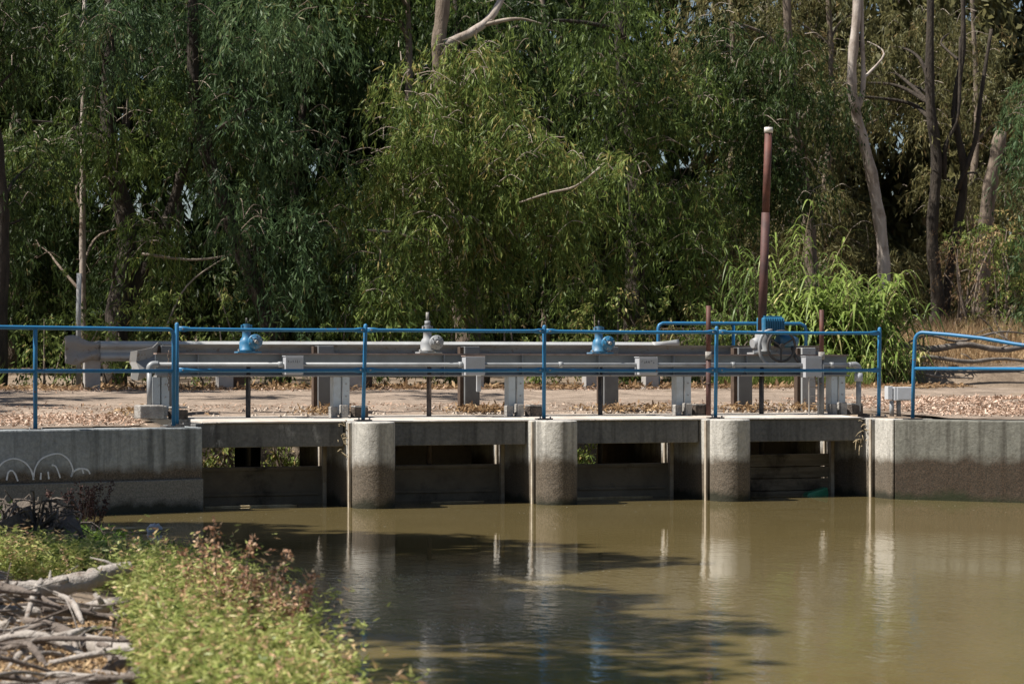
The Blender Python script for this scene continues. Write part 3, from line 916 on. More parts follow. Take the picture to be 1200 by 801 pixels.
MB().tube(cb, 0.022, 6).build('power_cable', 'plate_dark', t, smooth=True)
# stem cover
t = thing('stem_cover_pipe', 'tall rusty red pipe with a white cap rising above the motor-driven lifter', 'pipe', (x + 0.0, y, z + 0.3))
top = Vector((5.93, 1.25, 3.62))
bot = Vector((5.835, 1.25, 1.05))
mid = bot + (top - bot) * 0.60
MB().tube([bot, mid], 0.055, 12).build('lower_pipe', 'rust_dark', t, smooth=True)
MB().tube([mid, top], [0.049, 0.049], 12).build('upper_pipe', 'rust_pipe', t, smooth=True)
MB().tube([top, top + Vector((0.002, 0, 0.07))], 0.056, 12).build('cap', 'white_cap', t, smooth=True)

# rusty gauge posts and rung frame
def gauge(x, y, ztop, label, ladder):
    t = thing('gauge_post', label, 'post', (x, y, 0))
    MB().tube([(x, y, 0.78), (x, y, ztop)], 0.030, 10).build('upper_pipe', 'rust_pipe', t, smooth=True)
    MB().tube([(x, y, 0.70), (x, y, 0.80)], 0.042, 8).build('collar', 'footing', t, smooth=True)
    MB().tube([(x, y, -0.01), (x, y, 0.70)], 0.034, 8).build('lower_pipe', 'rust_dark' if not ladder else 'post_grey', t, smooth=True)
    MB().tube(crv([(x - 0.01, y - 0.03, 0.40), (x - 0.09, y - 0.05, 0.39), (x - 0.11, y - 0.05, 0.43), (x - 0.12, y - 0.05, 0.49)]), 0.010, 6).build('hook', 'wire', t)
gauge(4.955, 0.97, 1.38, 'slim rusty gauge post standing between the bright blue gearbox and the electric lifter', False)
gauge(6.55, 0.97, 1.34, 'slim rusty gauge post standing right of the electric lifter', True)
t = thing('rung_frame', 'small metal rung ladder standing under the rightmost junction box', 'ladder', (6.40, 0.93, 0))
for xx in (6.345, 6.475):
    MB().tube([(xx, 0.92, -0.01), (xx, 0.92, 0.47)], 0.011, 6).build('rail', 'galv_dirty', t)
for zz in (0.13, 0.24, 0.35, 0.44):
    MB().tube([(6.357, 0.92, zz), (6.463, 0.92, zz)], 0.008, 6).build('rung', 'galv_dirty', t)

# ------------------------------------------------------------------ guardrails
WP = [(0.0, 0.0), (0.012, 0.010), (0.075, 0.045), (0.080, 0.075), (0.070, 0.095), (0.012, 0.135), (0.010, 0.175), (0.070, 0.215), (0.080, 0.235), (0.075, 0.265), (0.012, 0.300), (0.0, 0.310)]
t = thing('guardrail', 'grey steel guardrail with wide posts close behind the operating beam', 'guardrail', (2.6, 2.2, 0.05))
zb = 0.57
MB().sweep(WP, (-1.75, 2.22, zb), (7.2, 2.22, zb + 0.015)).build('rail_beam', 'galv_dirty', t)
for px in (-1.72, 0.245, 2.16, 4.06, 5.97, 6.90):
    po = MB().box(px - 0.10, px + 0.10, 2.02, 2.20, 0.03, 0.865).build('post', 'post_grey' if px < 6.5 else 'galv', t, bevel=0.006)
    MB().box(px - 0.15, px - 0.103, 2.06, 2.16, 0.04, 0.86).build('post_left_face', 'brown_post', po)  # dark brown strip for the left face of the post
# crumpled left terminal of that rail
m = MB()
plan = [(-1.76, 2.23, 0.57, 0.885), (-1.86, 2.02, 0.55, 0.90), (-1.93, 1.98, 0.52, 0.84), (-2.14, 1.86, 0.44, 0.80), (-2.21, 1.93, 0.46, 0.79), (-2.17, 2.06, 0.60, 0.76)]
vs, fs = [], []
for xx, yy, za, zb_ in plan:
    vs += [(xx, yy, za), (xx + 0.02, yy - 0.03, za + (zb_ - za) * 0.35), (xx - 0.01, yy + 0.03, za + (zb_ - za) * 0.62), (xx, yy, zb_)]
for i in range(len(plan) - 1):
    for j in range(3):
        fs.append((i * 4 + j, i * 4 + j + 1, i * 4 + 5 + j, i * 4 + 4 + j))
m.add(vs, fs)
te = m.build('rail_terminal', 'galv_dirty', t)
te.modifiers.new('solid', 'SOLIDIFY').thickness = 0.006

t = thing('guardrail', 'long sunlit steel guardrail on the far side of the dirt road', 'guardrail', (3.5, 10.0, 0.2))
zf = 0.70
MB().sweep([(-y, zz) for y, zz in WP], (-1.15, 9.9, zf), (8.0, 9.9, zf + 0.02)).build('rail_beam', 'galv', t)
for k, px in enumerate((-1.25, 0.82, 2.90, 4.95, 6.96, 8.02)):
    po = MB().box(px - 0.12, px + 0.12, 9.93, 10.12, 0.15, 0.99).build('post', 'block_pale', t, bevel=0.008)
    if k in (1, 2, 4):
        MB().box(px + 0.13, px + 0.32, 10.02, 10.2, 0.15, 0.95).build('backing_post', 'brown_post', t, bevel=0.008)
for side in (0, 1):
    m = MB()
    vs, fs = [], []
    for i in range(9):
        f = i / 8
        if side == 0:
            xx = -1.15 - 0.55 * f
            fl = 1 - 0.85 * sstep(0.1, 0.8, f)
            z0_, hh = zf - 0.05 * f, 0.31 + 0.13 * f
            yy = 9.9 - 0.14 * f ** 2
        else:
            xx = 8.0 + 0.50 * f
            fl = 1 - 0.85 * sstep(0.1, 0.8, f)
            z0_, hh = zf + 0.02 + 0.14 * f, 0.31 - 0.14 * f + 0.05 * f * f
            yy = 9.9 + 0.03 * f
        for y, zz in WP:
            vs.append((xx, yy - y * fl + 0.012 * math.sin(zz * 30 + f * 5), z0_ + zz / 0.31 * hh + (0.03 * math.sin(f * 7 + zz * 9) if side == 0 else 0)))
    n = len(WP)
    for i in range(8):
        for j in range(n - 1):
            fs.append((i * n + j, i * n + j + 1, i * n + n + j + 1, i * n + n + j))
    m.add(vs, fs)
    te = m.build('rail_terminal', 'galv_dirty' if side == 0 else 'galv', t, smooth=True)
    te.modifiers.new('solid', 'SOLIDIFY').thickness = 0.006

# ------------------------------------------------------------------ blue railings
def flat_rail(p0, p1, r=0.021):
    p0, p1 = Vector(p0), Vector(p1)
    d = (p1 - p0).normalized()
    ac = Vector((-d.y, d.x, 0)).normalized()
    up = Vector((0, 0, 1))
    L = (p1 - p0).length
    rg = []
    sag = random.uniform(0.002, 0.008)
    for s_, a_, b_ in ((0.0, 0.008, 0.030), (0.07, 0.009, 0.032), (0.13, r, r), (L * 0.3, r, r), (L * 0.5, r, r), (L * 0.7, r, r), (L - 0.13, r, r), (L - 0.07, 0.009, 0.032), (L, 0.008, 0.030)):
        z_ = -sag * 4 * (s_ / L) * (1 - s_ / L)
        rg.append((p0 + d * s_ + Vector((0, 0, z_)), ac * a_, up * b_))
    return MB().rings(rg, 10)

def post(x, y, z0, z1, lean, parent, plate=True):
    m = MB()
    t_ = Vector((x + lean[0], y + lean[1], z1))
    m.tube([(x, y, z0), t_, t_ + Vector((0, 0, 0.012)), t_ + Vector((0, 0, 0.020))], [0.024, 0.024, 0.018, 0.006], 12)
    o = m.build('post', 'blue', parent, smooth=True)
    if plate:
        b = MB().box(x - 0.09, x + 0.09, y - 0.075, y + 0.075, z0 - 0.010, z0 + 0.008, 0.05).build('base_plate', 'plate_dark', o, bevel=0.003)
        for ox, oy in ((-0.065, -0.05), (0.065, -0.05)):
            MB().tube([(x + ox, y + oy, z0 + 0.008), (x + ox, y + oy, z0 + 0.028)], 0.010, 6).build('anchor_bolt', 'bolt', o)
    return o

t = thing('railing', 'blue pipe railing with five posts along the weir deck edge', 'railing', (2.6, 0.35, -0.03))
posts = [(-1.985, 0.33), (0.235, 0.36), (2.503, 0.36), (4.771, 0.36), (7.03, 0.33)]
leans = [(0.0, 0), (0.03, 0), (0.006, 0), (0.018, 0), (0.012, 0)]
for (px, py), ln in zip(posts, leans):
    post(px, py, -0.022 if px > -1 else -0.06, 1.09, ln, t)
for (q, ql), (w_, wl) in zip(zip(posts[:-1], leans[:-1]), zip(posts[1:], leans[1:])):
    for zz in (1.035, 0.565):
        f = zz / 1.09
        x0, x1 = q[0] + ql[0] * f + 0.018, w_[0] + wl[0] * f - 0.018
        rl = flat_rail((x0, q[1] - 0.024, zz), (x1, w_[1] - 0.024, zz)).build('rail', 'blue', t, smooth=True)
        for bx in (x0 + 0.045, x1 - 0.045):
            MB().tube([(bx, q[1] - 0.033, zz), (bx, q[1] - 0.046, zz)], 0.011, 6).build('bolt', 'bolt', rl)

t = thing('railing', 'blue pipe railing with a rounded corner above the shaded left wing wall', 'railing', (-4.0, -0.4, -0.08))
e = Vector((-2.075, 0.08))
def lp(s_, z_):
    p = e + uw * s_
    return (p.x, p.y, z_)
endp = [lp(0, -0.07), lp(0, 0.95)] + [lp(0.07 * (1 - math.cos(a)), 0.95 + 0.075 * math.sin(a)) for a in np.linspace(0.3, math.pi / 2, 6)] + [lp(3.0, 1.03), lp(8.5, 1.03)]
MB().tube(endp, 0.0235, 12).build('top_rail', 'blue', t, smooth=True)
MB().tube([lp(0.02, 0.555), lp(8.5, 0.555)], 0.021, 12).build('lower_rail', 'blue', t, smooth=True)
MB().box(e.x - 0.13, e.x + 0.10, e.y - 0.08, e.y + 0.08, -0.085, -0.065, 0.26).build('base_plate', 'plate_dark', t, bevel=0.003)
for s_ in (1.68, 3.9, 6.2, 8.4):
    p = lp(s_, 0)
    post(p[0], p[1], -0.085, 1.01, (0, 0), t)

t = thing('railing', 'blue pipe railing with a bent top rail above the right wing wall', 'railing', (7.5, -0.8, -0.05))
e2 = Vector((7.13, -0.36))
def rp(s_, z_):
    p = e2 + ur * s_
    return (p.x, p.y, z_)
pts = [rp(0, -0.045), rp(0.01, 0.5), rp(0.03, 0.93)] + [rp(0.03 + 0.10 * (1 - math.cos(a)), 0.93 + 0.10 * math.sin(a)) for a in np.linspace(0.3, math.pi / 2, 6)] + [rp(0.45, 1.005), rp(0.9, 0.955), rp(1.30, 0.885), rp(1.42, 0.868), rp(1.50, 0.872), rp(1.60, 0.905), rp(2.2, 1.02), rp(8, 1.03)]
MB().tube(pts, 0.0235, 12).build('top_rail', 'blue', t, smooth=True)
MB().tube([rp(0.03, 0.585), rp(8, 0.56)], 0.021, 12).build('lower_rail', 'blue', t, smooth=True)
MB().box(e2.x - 0.10, e2.x + 0.10, e2.y - 0.08, e2.y + 0.08, -0.05, -0.03, -0.1).build('base_plate', 'plate_dark', t, bevel=0.003)
for s_ in (2.9, 5.5, 7.9):
    p = rp(s_, 0)
    post(p[0], p[1], -0.045, 1.01, (0, 0), t)

t = thing('railing', 'blue pipe railing beyond the road behind the electric lifter', 'railing', (9.9, 10.7, 0.25))
bp = [(8.48, 10.75, 0.1), (8.48, 10.75, 1.28), (8.50, 10.75, 1.33), (8.56, 10.75, 1.36), (9.9, 10.75, 1.365), (11.15, 10.75, 1.37), (11.24, 10.75, 1.33), (11.26, 10.75, 1.27), (11.26, 10.75, 0.1)]
MB().tube(bp, 0.030, 10).build('top_rail', 'blue', t, smooth=True)
MB().tube([(9.88, 10.75, 0.1), (9.88, 10.75, 1.34)], 0.030, 10).build('post', 'blue', t, smooth=True)
MB().tube([(8.50, 10.75, 0.80), (11.25, 10.75, 0.80)], 0.026, 10).build('lower_rail', 'blue', t, smooth=True)

# rusty chain hanging on the left rail end
t = thing('chain', 'short rusty chain hanging beside the left end of the steel beam', 'chain', (-2.03, 0.9, 0.2))
for k in range(11):
    zz = 0.77 - k * 0.042
    m = MB()
    ring = [(-1.93 + (0.012 * math.cos(a) if k % 2 else 0.002 * math.cos(a)), 1.05 + (0.002 if k % 2 else 0.012) * math.cos(a), zz + 0.024 * math.sin(a)) for a in np.linspace(0, 2 * math.pi, 9)]
    m.tube(ring, 0.005, 5)
    m.build('link', 'wire', t)

# electric box
t = thing('electric_box', 'small pale grey electric box on two pipe legs by the right wing wall', 'electric box', (7.5, 0.6, -0.02))
for xx in (7.375, 7.475):
    MB().tube([(xx, 0.62, -0.03), (xx, 0.62, 0.175)], 0.030, 10).build('leg', 'pvc', t, smooth=True)
bo = MB().box(7.395, 7.63, 0.52, 0.72, 0.176, 0.350, -0.25).build('box', 'ebox', t, bevel=0.005)
MB().box(7.325, 7.388, 0.58, 0.76, 0.190, 0.360, -0.25).build('box', 'ebox', t, bevel=0.005)
MB().box(7.405, 7.62, 0.498, 0.512, 0.19, 0.345, -0.25).build('door', 'ebox', bo, bevel=0.003)
for zz in (0.21, 0.325):
    MB().tube([(7.59, 0.495, zz), (7.59, 0.480, zz)], 0.006, 6).build('screw', 'bolt', bo)

# thin utility pole at the left, beyond the road
t = MB().tube([(-1.2, 11.5, 0.2), (-1.2, 11.5, 1.5), (-1.19, 11.5, 2.1)], 0.04, 8).build('marker_pole', 'galv', None, smooth=True)
tag(t, 'thin grey marker pole behind the left end of the far guardrail', 'pole')

# ------------------------------------------------------------------ trees
def tree(name, label, cat, trunks, boxes, leafmat, bark, seed, group=None, limbs=8, strands=21, per=25, slen=1.0, leaf=0.172, lw=0.0255, hang=0.75, spread=0.5, tint0=0.45, cut=None, extra=None, limb_mat=None):
    rng = np.random.default_rng(seed)
    b = trunks[0][0]
    t = thing(name, label, cat, (b[0], b[1], b[2]), group)
    allp = []
    for tr in trunks:
        pp, rr = bend(tr, 5)
        rr = [r * (1 + 0.10 * math.sin(i * 2.1 + seed)) for i, r in enumerate(rr)]
        MB().tube(pp, rr, 12, jit=0.06).build('trunk', bark, t, smooth=True)
        allp += list(zip(pp, rr))
    cl = envelope(rng, boxes)
    if cut:
        cl = [c for c in cl if cut(*c[0])]
    idx = rng.permutation(len(cl))[:limbs]
    hi = [q for q in allp if q[0][2] > 1.2] or allp
    for i in idx:
        c, r = cl[i]
        cand = [q for q in hi if q[0][2] < c[2] + 0.2] or hi
        q = min(cand, key=lambda q: (q[0][0] - c[0]) ** 2 + (q[0][1] - c[1]) ** 2 + 0.5 * (q[0][2] - c[2] + 0.8) ** 2)
        p0 = np.array(q[0])
        p3 = np.array(c)
        L = np.linalg.norm(p3 - p0)
        r0 = min(q[1] * 0.55, 0.02 + 0.018 * L)
        m1 = p0 + (p3 - p0) * 0.35 + np.array([rng.normal(0, 0.12) * L, rng.normal(0, 0.1) * L, 0.14 * L])
        m2 = p0 + (p3 - p0) * 0.72 + np.array([rng.normal(0, 0.08) * L, rng.normal(0, 0.08) * L, 0.12 * L])
        tip = p3 + rng.normal(0, 0.15, 3)
        pp, rr = bend([(*p0, r0), (*m1, r0 * 0.7), (*m2, r0 * 0.42), (*tip, r0 * 0.15)], 4)
        MB().tube(pp, rr, 6, jit=0.08).build('limb', limb_mat or bark, t, smooth=True)
    for e_ in (extra or []):
        pp, rr = bend(e_, 5)
        MB().tube(pp, rr, 7, jit=0.10).build('limb', 'twig' if rr[0] < 0.06 else 'bark_pale', t, smooth=True)
    V, F, T = weeping(cl, rng, strands, per, slen, leaf, lw, hang, spread, tint0)
    quad_mesh('crown', V, F, T, leafmat, t)
    # thin bare twigs among the leaves
    m = MB()
    for i in rng.permutation(len(cl))[:max(4, len(cl) // 2)]:
        c, r = cl[i]
        for k in range(3):
            p = np.array(c) + rng.normal(0, r * 0.5, 3)
            d = unit(rng.normal(size=3)) * np.array([1, 1, 0.5]) * rng.uniform(0.3, 0.8)
            pp, rr = bend([(*p, 0.009), (*(p + d * 0.5 + np.array([0, 0, 0.06])), 0.007), (*(p + d + np.array([0, 0, -0.12])), 0.003)], 3)
            m.tube(pp, rr, 4, cap=False)
    m.build('twigs', 'twig' if seed % 2 else 'bark_mid', t, kind='stuff')
    return t

TB = 'tall eucalyptus trees behind the road'
def gz(x, y):
    return float(H(x, y)) - 0.05

# A: left frame edge
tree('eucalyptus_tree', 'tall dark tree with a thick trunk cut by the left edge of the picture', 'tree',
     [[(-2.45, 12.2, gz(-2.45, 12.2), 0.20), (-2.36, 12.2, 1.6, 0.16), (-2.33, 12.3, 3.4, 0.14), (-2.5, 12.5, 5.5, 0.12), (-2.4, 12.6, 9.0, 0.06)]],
     [(-2.6, 12.6, 6.2, 2.2, 1.6, 2.6, 34, 0.45, 0.8), (-1.6, 13.2, 4.0, 1.3, 1.0, 1.2, 10, 0.4, 0.7), (-3.6, 13.4, 9.6, 1.6, 1.4, 1.2, 4, 0.5, 0.8)], 'euc_shade', 'bark_dark', 1, TB, strands=22)
# B: left, leaning dark trunk
tree('eucalyptus_tree', 'dark weeping tree with a thick leaning trunk behind the dusty blue gearbox', 'tree',
     [[(2.6, 13.2, gz(2.6, 13), 0.20), (2.42, 13.2, 1.1, 0.17), (2.05, 13.4, 2.2, 0.145), (1.7, 13.7, 3.3, 0.125), (1.2, 14.0, 5.5, 0.10), (1.3, 14, 9.5, 0.06)]],
     [(2.6, 13.4, 5.6, 2.0, 1.2, 2.2, 34, 0.5, 0.85), (3.0, 12.6, 3.3, 1.0, 0.8, 1.3, 16, 0.4, 0.7), (1.7, 12.7, 3.6, 0.5, 0.3, 0.7, 10, 0.4, 0.6), (0.9, 14, 7.0, 1.8, 1.3, 1.8, 18, 0.5, 0.8), (1.9, 15.2, 9.8, 1.5, 1.2, 1.2, 4, 0.5, 0.8)], 'euc_blue', 'bark_dark', 2, TB, tint0=0.4)
tree('eucalyptus_tree', 'dark leafy tree whose brown trunk stands left of the leaning trunk', 'tree',
     [[(-0.05, 14.6, gz(0, 14.6), 0.24), (0.0, 14.6, 1.5, 0.20), (0.2, 14.8, 3.0, 0.17), (-0.1, 15, 5.0, 0.14), (0.1, 15, 9.5, 0.06)],
      [(0.1, 14.7, 1.5, 0.13), (0.8, 14.6, 3.0, 0.10), (1.3, 14.6, 4.6, 0.07)]],
     [(-0.2, 14.6, 5.2, 1.9, 1.3, 2.0, 30, 0.45, 0.8), (0.6, 14.4, 3.4, 1.2, 0.9, 1.1, 9, 0.4, 0.6), (-0.2, 16, 9.2, 1.6, 1.2, 1.2, 4, 0.5, 0.8)], 'euc', 'bark_dark', 3, TB, tint0=0.33,
     extra=[[(0.3, 14.0, 2.55, 0.025), (1.2, 13.7, 2.45, 0.02), (2.1, 13.5, 2.62, 0.012), (2.6, 13.4, 2.8, 0.006)], [(0.6, 13.6, 1.2, 0.02), (1.0, 13.6, 2.0, 0.016), (1.8, 13.5, 2.6, 0.008)]])
tree('eucalyptus_tree', 'slender pale-trunked tree among the dark trees at the left', 'tree',
     [[(-0.35, 16, gz(-.3, 16), 0.07), (-0.36, 16, 2.9, 0.055), (-0.35, 16, 4.7, 0.05), (-0.3, 16.1, 7.5, 0.035)]],
     [(-0.6, 16.6, 6.6, 2.0, 1.2, 2.2, 20, 0.45, 0.8), (-0.4, 17.2, 3.5, 1.8, 0.8, 1.8, 16, 0.4, 0.7)], 'euc_shade', 'bark_pale', 4, TB, limbs=3, limb_mat='bark_mid')
# C: the big lit weeping crown in the middle
tree('eucalyptus_tree', 'broad drooping tree in the middle with a pale forked limb at the top', 'tree',
     [[(6.6, 14.8, gz(6.6, 14.8), 0.30), (6.4, 14.8, 2.0, 0.26), (6.1, 14.7, 4.5, 0.18), (5.8, 14.5, 6.2, 0.135), (5.88, 14.5, 7.3, 0.12), (6.0, 14.6, 10.0, 0.07)]],
     [(5.3, 13.4, 5.0, 1.35, 0.9, 1.3, 36, 0.45, 0.8), (4.6, 13.1, 3.3, 1.2, 0.8, 1.3, 20, 0.4, 0.7), (6.2, 13.2, 3.6, 1.2, 0.8, 1.7, 44, 0.45, 0.75), (7.6, 12.8, 3.7, 1.1, 0.8, 1.1, 20, 0.4, 0.7), (5.95, 13.7, 6.0, 0.5, 0.25, 0.15, 14, 0.4, 0.6), (6.5, 13.9, 4.9, 0.6, 0.3, 0.8, 12, 0.4, 0.6), (5.3, 12.7, 1.8, 2.0, 0.7, 0.9, 20, 0.4, 0.65), (6.9, 15.8, 9.8, 1.6, 1.2, 1.2, 5, 0.5, 0.8)], 'euc', 'bark_mid', 5, TB, limbs=12, tint0=0.55, limb_mat='bark_mid',
     extra=[[(5.82, 14.45, 6.40, 0.10), (6.3, 14.35, 6.62, 0.085), (6.75, 14.4, 6.95, 0.07), (7.1, 14.5, 7.5, 0.055)], [(6.6, 14.35, 6.80, 0.045), (7.2, 14.25, 6.93, 0.03), (7.7, 14.2, 6.85, 0.012)],
            [(6.5, 12.2, 3.45, 0.012), (7.0, 12.1, 3.62, 0.018), (7.5, 12.1, 3.75, 0.02), (8.0, 12.2, 4.1, 0.01)],
            [(3.9, 12.6, 2.95, 0.02), (4.4, 12.5, 2.9, 0.022), (4.9, 12.5, 2.75, 0.01)]])
# D: dark weeping centre right
tree('eucalyptus_tree', 'tall dark tree with fine hanging foliage between the drooping tree and the red pipe', 'tree',
     [[(10.2, 16, gz(10.2, 16), 0.24), (10.25, 16, 2.2, 0.20), (10.3, 16, 4.2, 0.17), (10.0, 16.1, 7, 0.13), (10.1, 16.2, 11, 0.05)]],
     [(9.4, 14.8, 6.3, 1.9, 1.0, 1.6, 32, 0.45, 0.8), (10.6, 14.9, 4.6, 1.5, 1.0, 1.8, 28, 0.45, 0.75), (8.8, 14.9, 3.2, 1.2, 0.8, 1.4, 20, 0.4, 0.7), (10.2, 14.6, 2.2, 1.6, 0.7, 1.1, 18, 0.4, 0.65), (10.2, 16.6, 10, 1.8, 1.2, 1.2, 5, 0.5, 0.8)], 'euc', 'bark_dark', 6, TB, tint0=0.36, slen=1.15)
# E: dark, right of the red pipe
tree('eucalyptus_tree', 'tall dark tree with a pale brown trunk just right of the red pipe', 'tree',
     [[(14.6, 17, gz(14.5, 17), 0.18), (14.55, 17, 2.0, 0.15), (14.45, 17, 3.8, 0.13), (14.1, 17, 6.0, 0.11), (13.9, 17, 10, 0.06)]],
     [(12.9, 15.8, 6.8, 1.9, 1.1, 1.7, 34, 0.45, 0.85), (12.4, 15.6, 4.4, 1.3, 0.9, 1.5, 20, 0.4, 0.75), (14.1, 16.2, 5.4, 0.9, 0.7, 1.2, 12, 0.4, 0.65), (13.9, 17.6, 10.3, 1.8, 1.2, 1.2, 5, 0.5, 0.8)], 'euc_shade', 'bark_mid', 7, TB, tint0=0.5)
# F: pale curved trunk
tree('eucalyptus_tree', 'tree with a bare pale curving trunk rising behind the sunlit reeds', 'tree',
     [[(15.62, 16, gz(15.7, 16), 0.14), (15.66, 16, 1.6, 0.13), (15.62, 16, 3.0, 0.125), (15.36, 16, 4.5, 0.115), (15.02, 16, 5.7, 0.10), (14.93, 16, 6.5, 0.095), (15.06, 16, 8.0, 0.085), (15.3, 16.2, 11, 0.04)],
      [(15.02, 16.02, 5.6, 0.06), (15.18, 16, 6.2, 0.05), (15.16, 16, 7.2, 0.04), (15.2, 16.1, 8.5, 0.025)]],
     [(16.2, 17.8, 9.6, 1.6, 1.0, 0.8, 7, 0.5, 0.8), (15.9, 17.4, 7.2, 0.8, 0.5, 0.8, 3, 0.4, 0.6)], 'olive', 'bark_pale', 8, TB, limbs=5)
# G: right, dark trunks
tree('eucalyptus_tree', 'tall dark double-trunked tree standing behind the dry brown shrub', 'tree',
     [[(17.9, 18, gz(17.9, 18), 0.17), (18.02, 18, 2.0, 0.14), (17.88, 18, 3.4, 0.125), (17.98, 18, 5.0, 0.115), (17.82, 18, 6.6, 0.10), (18.0, 18.2, 10, 0.05)],
      [(18.2, 18.2, gz(18, 18), 0.13), (18.35, 18.1, 2.6, 0.10), (18.65, 18, 4.6, 0.085), (18.42, 18, 6.0, 0.075), (18.62, 18, 7.4, 0.06), (18.6, 18, 9.5, 0.04)],
      [(18.5, 18, 4.4, 0.06), (18.85, 17.9, 5.4, 0.05), (19.0, 17.9, 6.4, 0.045), (19.25, 17.9, 7.8, 0.035)],
      [(18.2, 18.05, 4.6, 0.055), (18.15, 17.9, 5.3, 0.05), (18.45, 17.9, 6.0, 0.04), (18.5, 17.9, 7.6, 0.03)]],
     [(18.6, 19.5, 8.6, 2.4, 1.2, 1.2, 10, 0.5, 0.8), (17.3, 19.6, 5.6, 1.5, 0.8, 2.2, 16, 0.45, 0.7), (19.6, 19.6, 4.2, 1.6, 0.8, 2.0, 16, 0.45, 0.7)], 'olive', 'bark_dark', 9, TB, limbs=7, tint0=0.4)
tree('broken_tree', 'pale broken leaning trunk beside the dark double-trunked tree', 'tree',
     [[(18.75, 17.6, gz(18.7, 17.6), 0.17), (18.85, 17.6, 2.5, 0.16), (19.0, 17.6, 4.2, 0.15), (19.3, 17.6, 5.6, 0.13)]],
     [(19.2, 17.9, 3.0, 0.7, 0.5, 0.6, 3, 0.35, 0.5)], 'olive', 'bark_mid', 10, limbs=2)
# H: right frame edge foliage
tree('eucalyptus_tree', 'grey-green leafy tree cut by the right edge of the picture', 'tree',
     [[(18.9, 15, gz(18.9, 15), 0.2), (18.9, 15, 2.4, 0.17), (19.0, 15, 5.0, 0.13), (19, 15, 8.5, 0.05)]],
     [(18.4, 14.8, 5.6, 0.9, 0.8, 1.0, 13, 0.4, 0.7), (18.6, 14.6, 3.7, 0.9, 0.7, 0.8, 10, 0.4, 0.65), (19.6, 15, 6.5, 1.4, 1.2, 2.0, 14, 0.5, 0.8), (18.3, 14.4, 2.4, 0.6, 0.5, 0.6, 5, 0.35, 0.55)], 'euc_blue', 'bark_mid', 12, TB, tint0=0.62)
# I: farther olive trees filling the gaps
for k, (x_, y_, m_, lb) in enumerate([(-2.5, 20, 'euc_shade', 'dim tree deep behind the left edge trunk'), (1.2, 20, 'euc_shade', 'dim tree deep behind the leaning dark trunk'), (4.6, 19.5, 'euc_shade', 'dim tree behind the left side of the drooping middle tree'), (8.0, 20, 'euc_shade', 'dim tree behind the right side of the drooping middle tree'), (11.6, 20.5, 'euc_shade', 'dim tree behind the gap left of the red pipe'),
                                     (15.2, 22, 'olive', 'olive-brown tree farther back behind the pale curving trunk'), (18.2, 23, 'olive', 'olive-brown tree farther back behind the double-trunked tree'), (21.4, 22, 'olive', 'olive-brown tree far back at the right edge of the picture'), (6.5, 18.6, 'euc', 'dim tree behind the pale forked limb of the middle tree'), (16.8, 20.4, 'olive', 'olive-brown tree between the pale curving trunk and the double-trunked tree'), (2.9, 22.5, 'euc_shade', 'dim tree deep behind the weeping branches at the left'), (11.0, 22.8, 'euc_shade', 'dim tree deep behind the fine hanging foliage in the middle'), (17.6, 25.0, 'olive', 'olive-brown tree deepest behind the gap between the two pale trunks'), (-0.6, 22.8, 'euc_shade', 'dim tree deep behind the slender pale trunk')]):
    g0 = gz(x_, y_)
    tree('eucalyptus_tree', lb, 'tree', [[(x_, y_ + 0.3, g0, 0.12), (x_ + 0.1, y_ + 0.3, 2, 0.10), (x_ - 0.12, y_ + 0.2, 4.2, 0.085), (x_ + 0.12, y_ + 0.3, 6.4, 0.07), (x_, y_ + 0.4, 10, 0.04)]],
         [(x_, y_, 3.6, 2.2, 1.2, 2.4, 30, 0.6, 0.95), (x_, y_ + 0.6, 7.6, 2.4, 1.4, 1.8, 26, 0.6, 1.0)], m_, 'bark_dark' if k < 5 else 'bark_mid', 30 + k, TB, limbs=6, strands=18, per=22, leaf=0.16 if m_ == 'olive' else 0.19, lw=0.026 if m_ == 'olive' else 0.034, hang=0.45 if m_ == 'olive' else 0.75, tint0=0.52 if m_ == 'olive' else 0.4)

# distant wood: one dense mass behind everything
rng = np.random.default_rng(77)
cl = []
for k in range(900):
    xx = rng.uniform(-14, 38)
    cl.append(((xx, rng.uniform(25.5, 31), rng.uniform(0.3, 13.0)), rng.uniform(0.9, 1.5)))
for nm_, mt_, sel in (('distant wood behind the dark trees on the left', 'euc_shade', lambda c: c[0][0] < 17), ('distant olive wood behind the trees on the right', 'olive', lambda c: c[0][0] >= 17)):
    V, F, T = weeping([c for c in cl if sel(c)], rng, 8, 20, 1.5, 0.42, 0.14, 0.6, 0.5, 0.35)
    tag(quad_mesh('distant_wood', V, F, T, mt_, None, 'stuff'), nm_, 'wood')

# ------------------------------------------------------------------ undergrowth shrubs
def shrub(name, label, x, y, boxes, leafmat, seed, tint0=0.5, leaf=0.10, lw=0.03, hang=0.35, slen=0.6, strands=20, per=20, stems=7, group=None):
    rng = np.random.default_rng(seed)
    g0 = gz(x, y)
    t = thing(name, label, 'shrub', (x, y, g0), group)
    cl = envelope(rng, boxes)
    for i in rng.permutation(len(cl))[:stems]:
        c, r = cl[i]
        p0 = np.array([x + rng.normal(0, 0.15), y + rng.normal(0, 0.15), g0])
        p3 = np.array(c)
        m1 = (p0 + p3) / 2 + np.array([rng.normal(0, 0.1), rng.normal(0, 0.1), 0.2])
        pp, rr = bend([(*p0, 0.03), (*m1, 0.02), (*p3, 0.008)], 4)
        MB().tube(pp, rr, 6, jit=0.1).build('stem', 'bark_mid', t, smooth=True)
    V, F, T = weeping(cl, rng, strands, per, slen, leaf, lw, hang, 0.7, tint0)
    quad_mesh('foliage', V, F, T, leafmat, t)
    return t

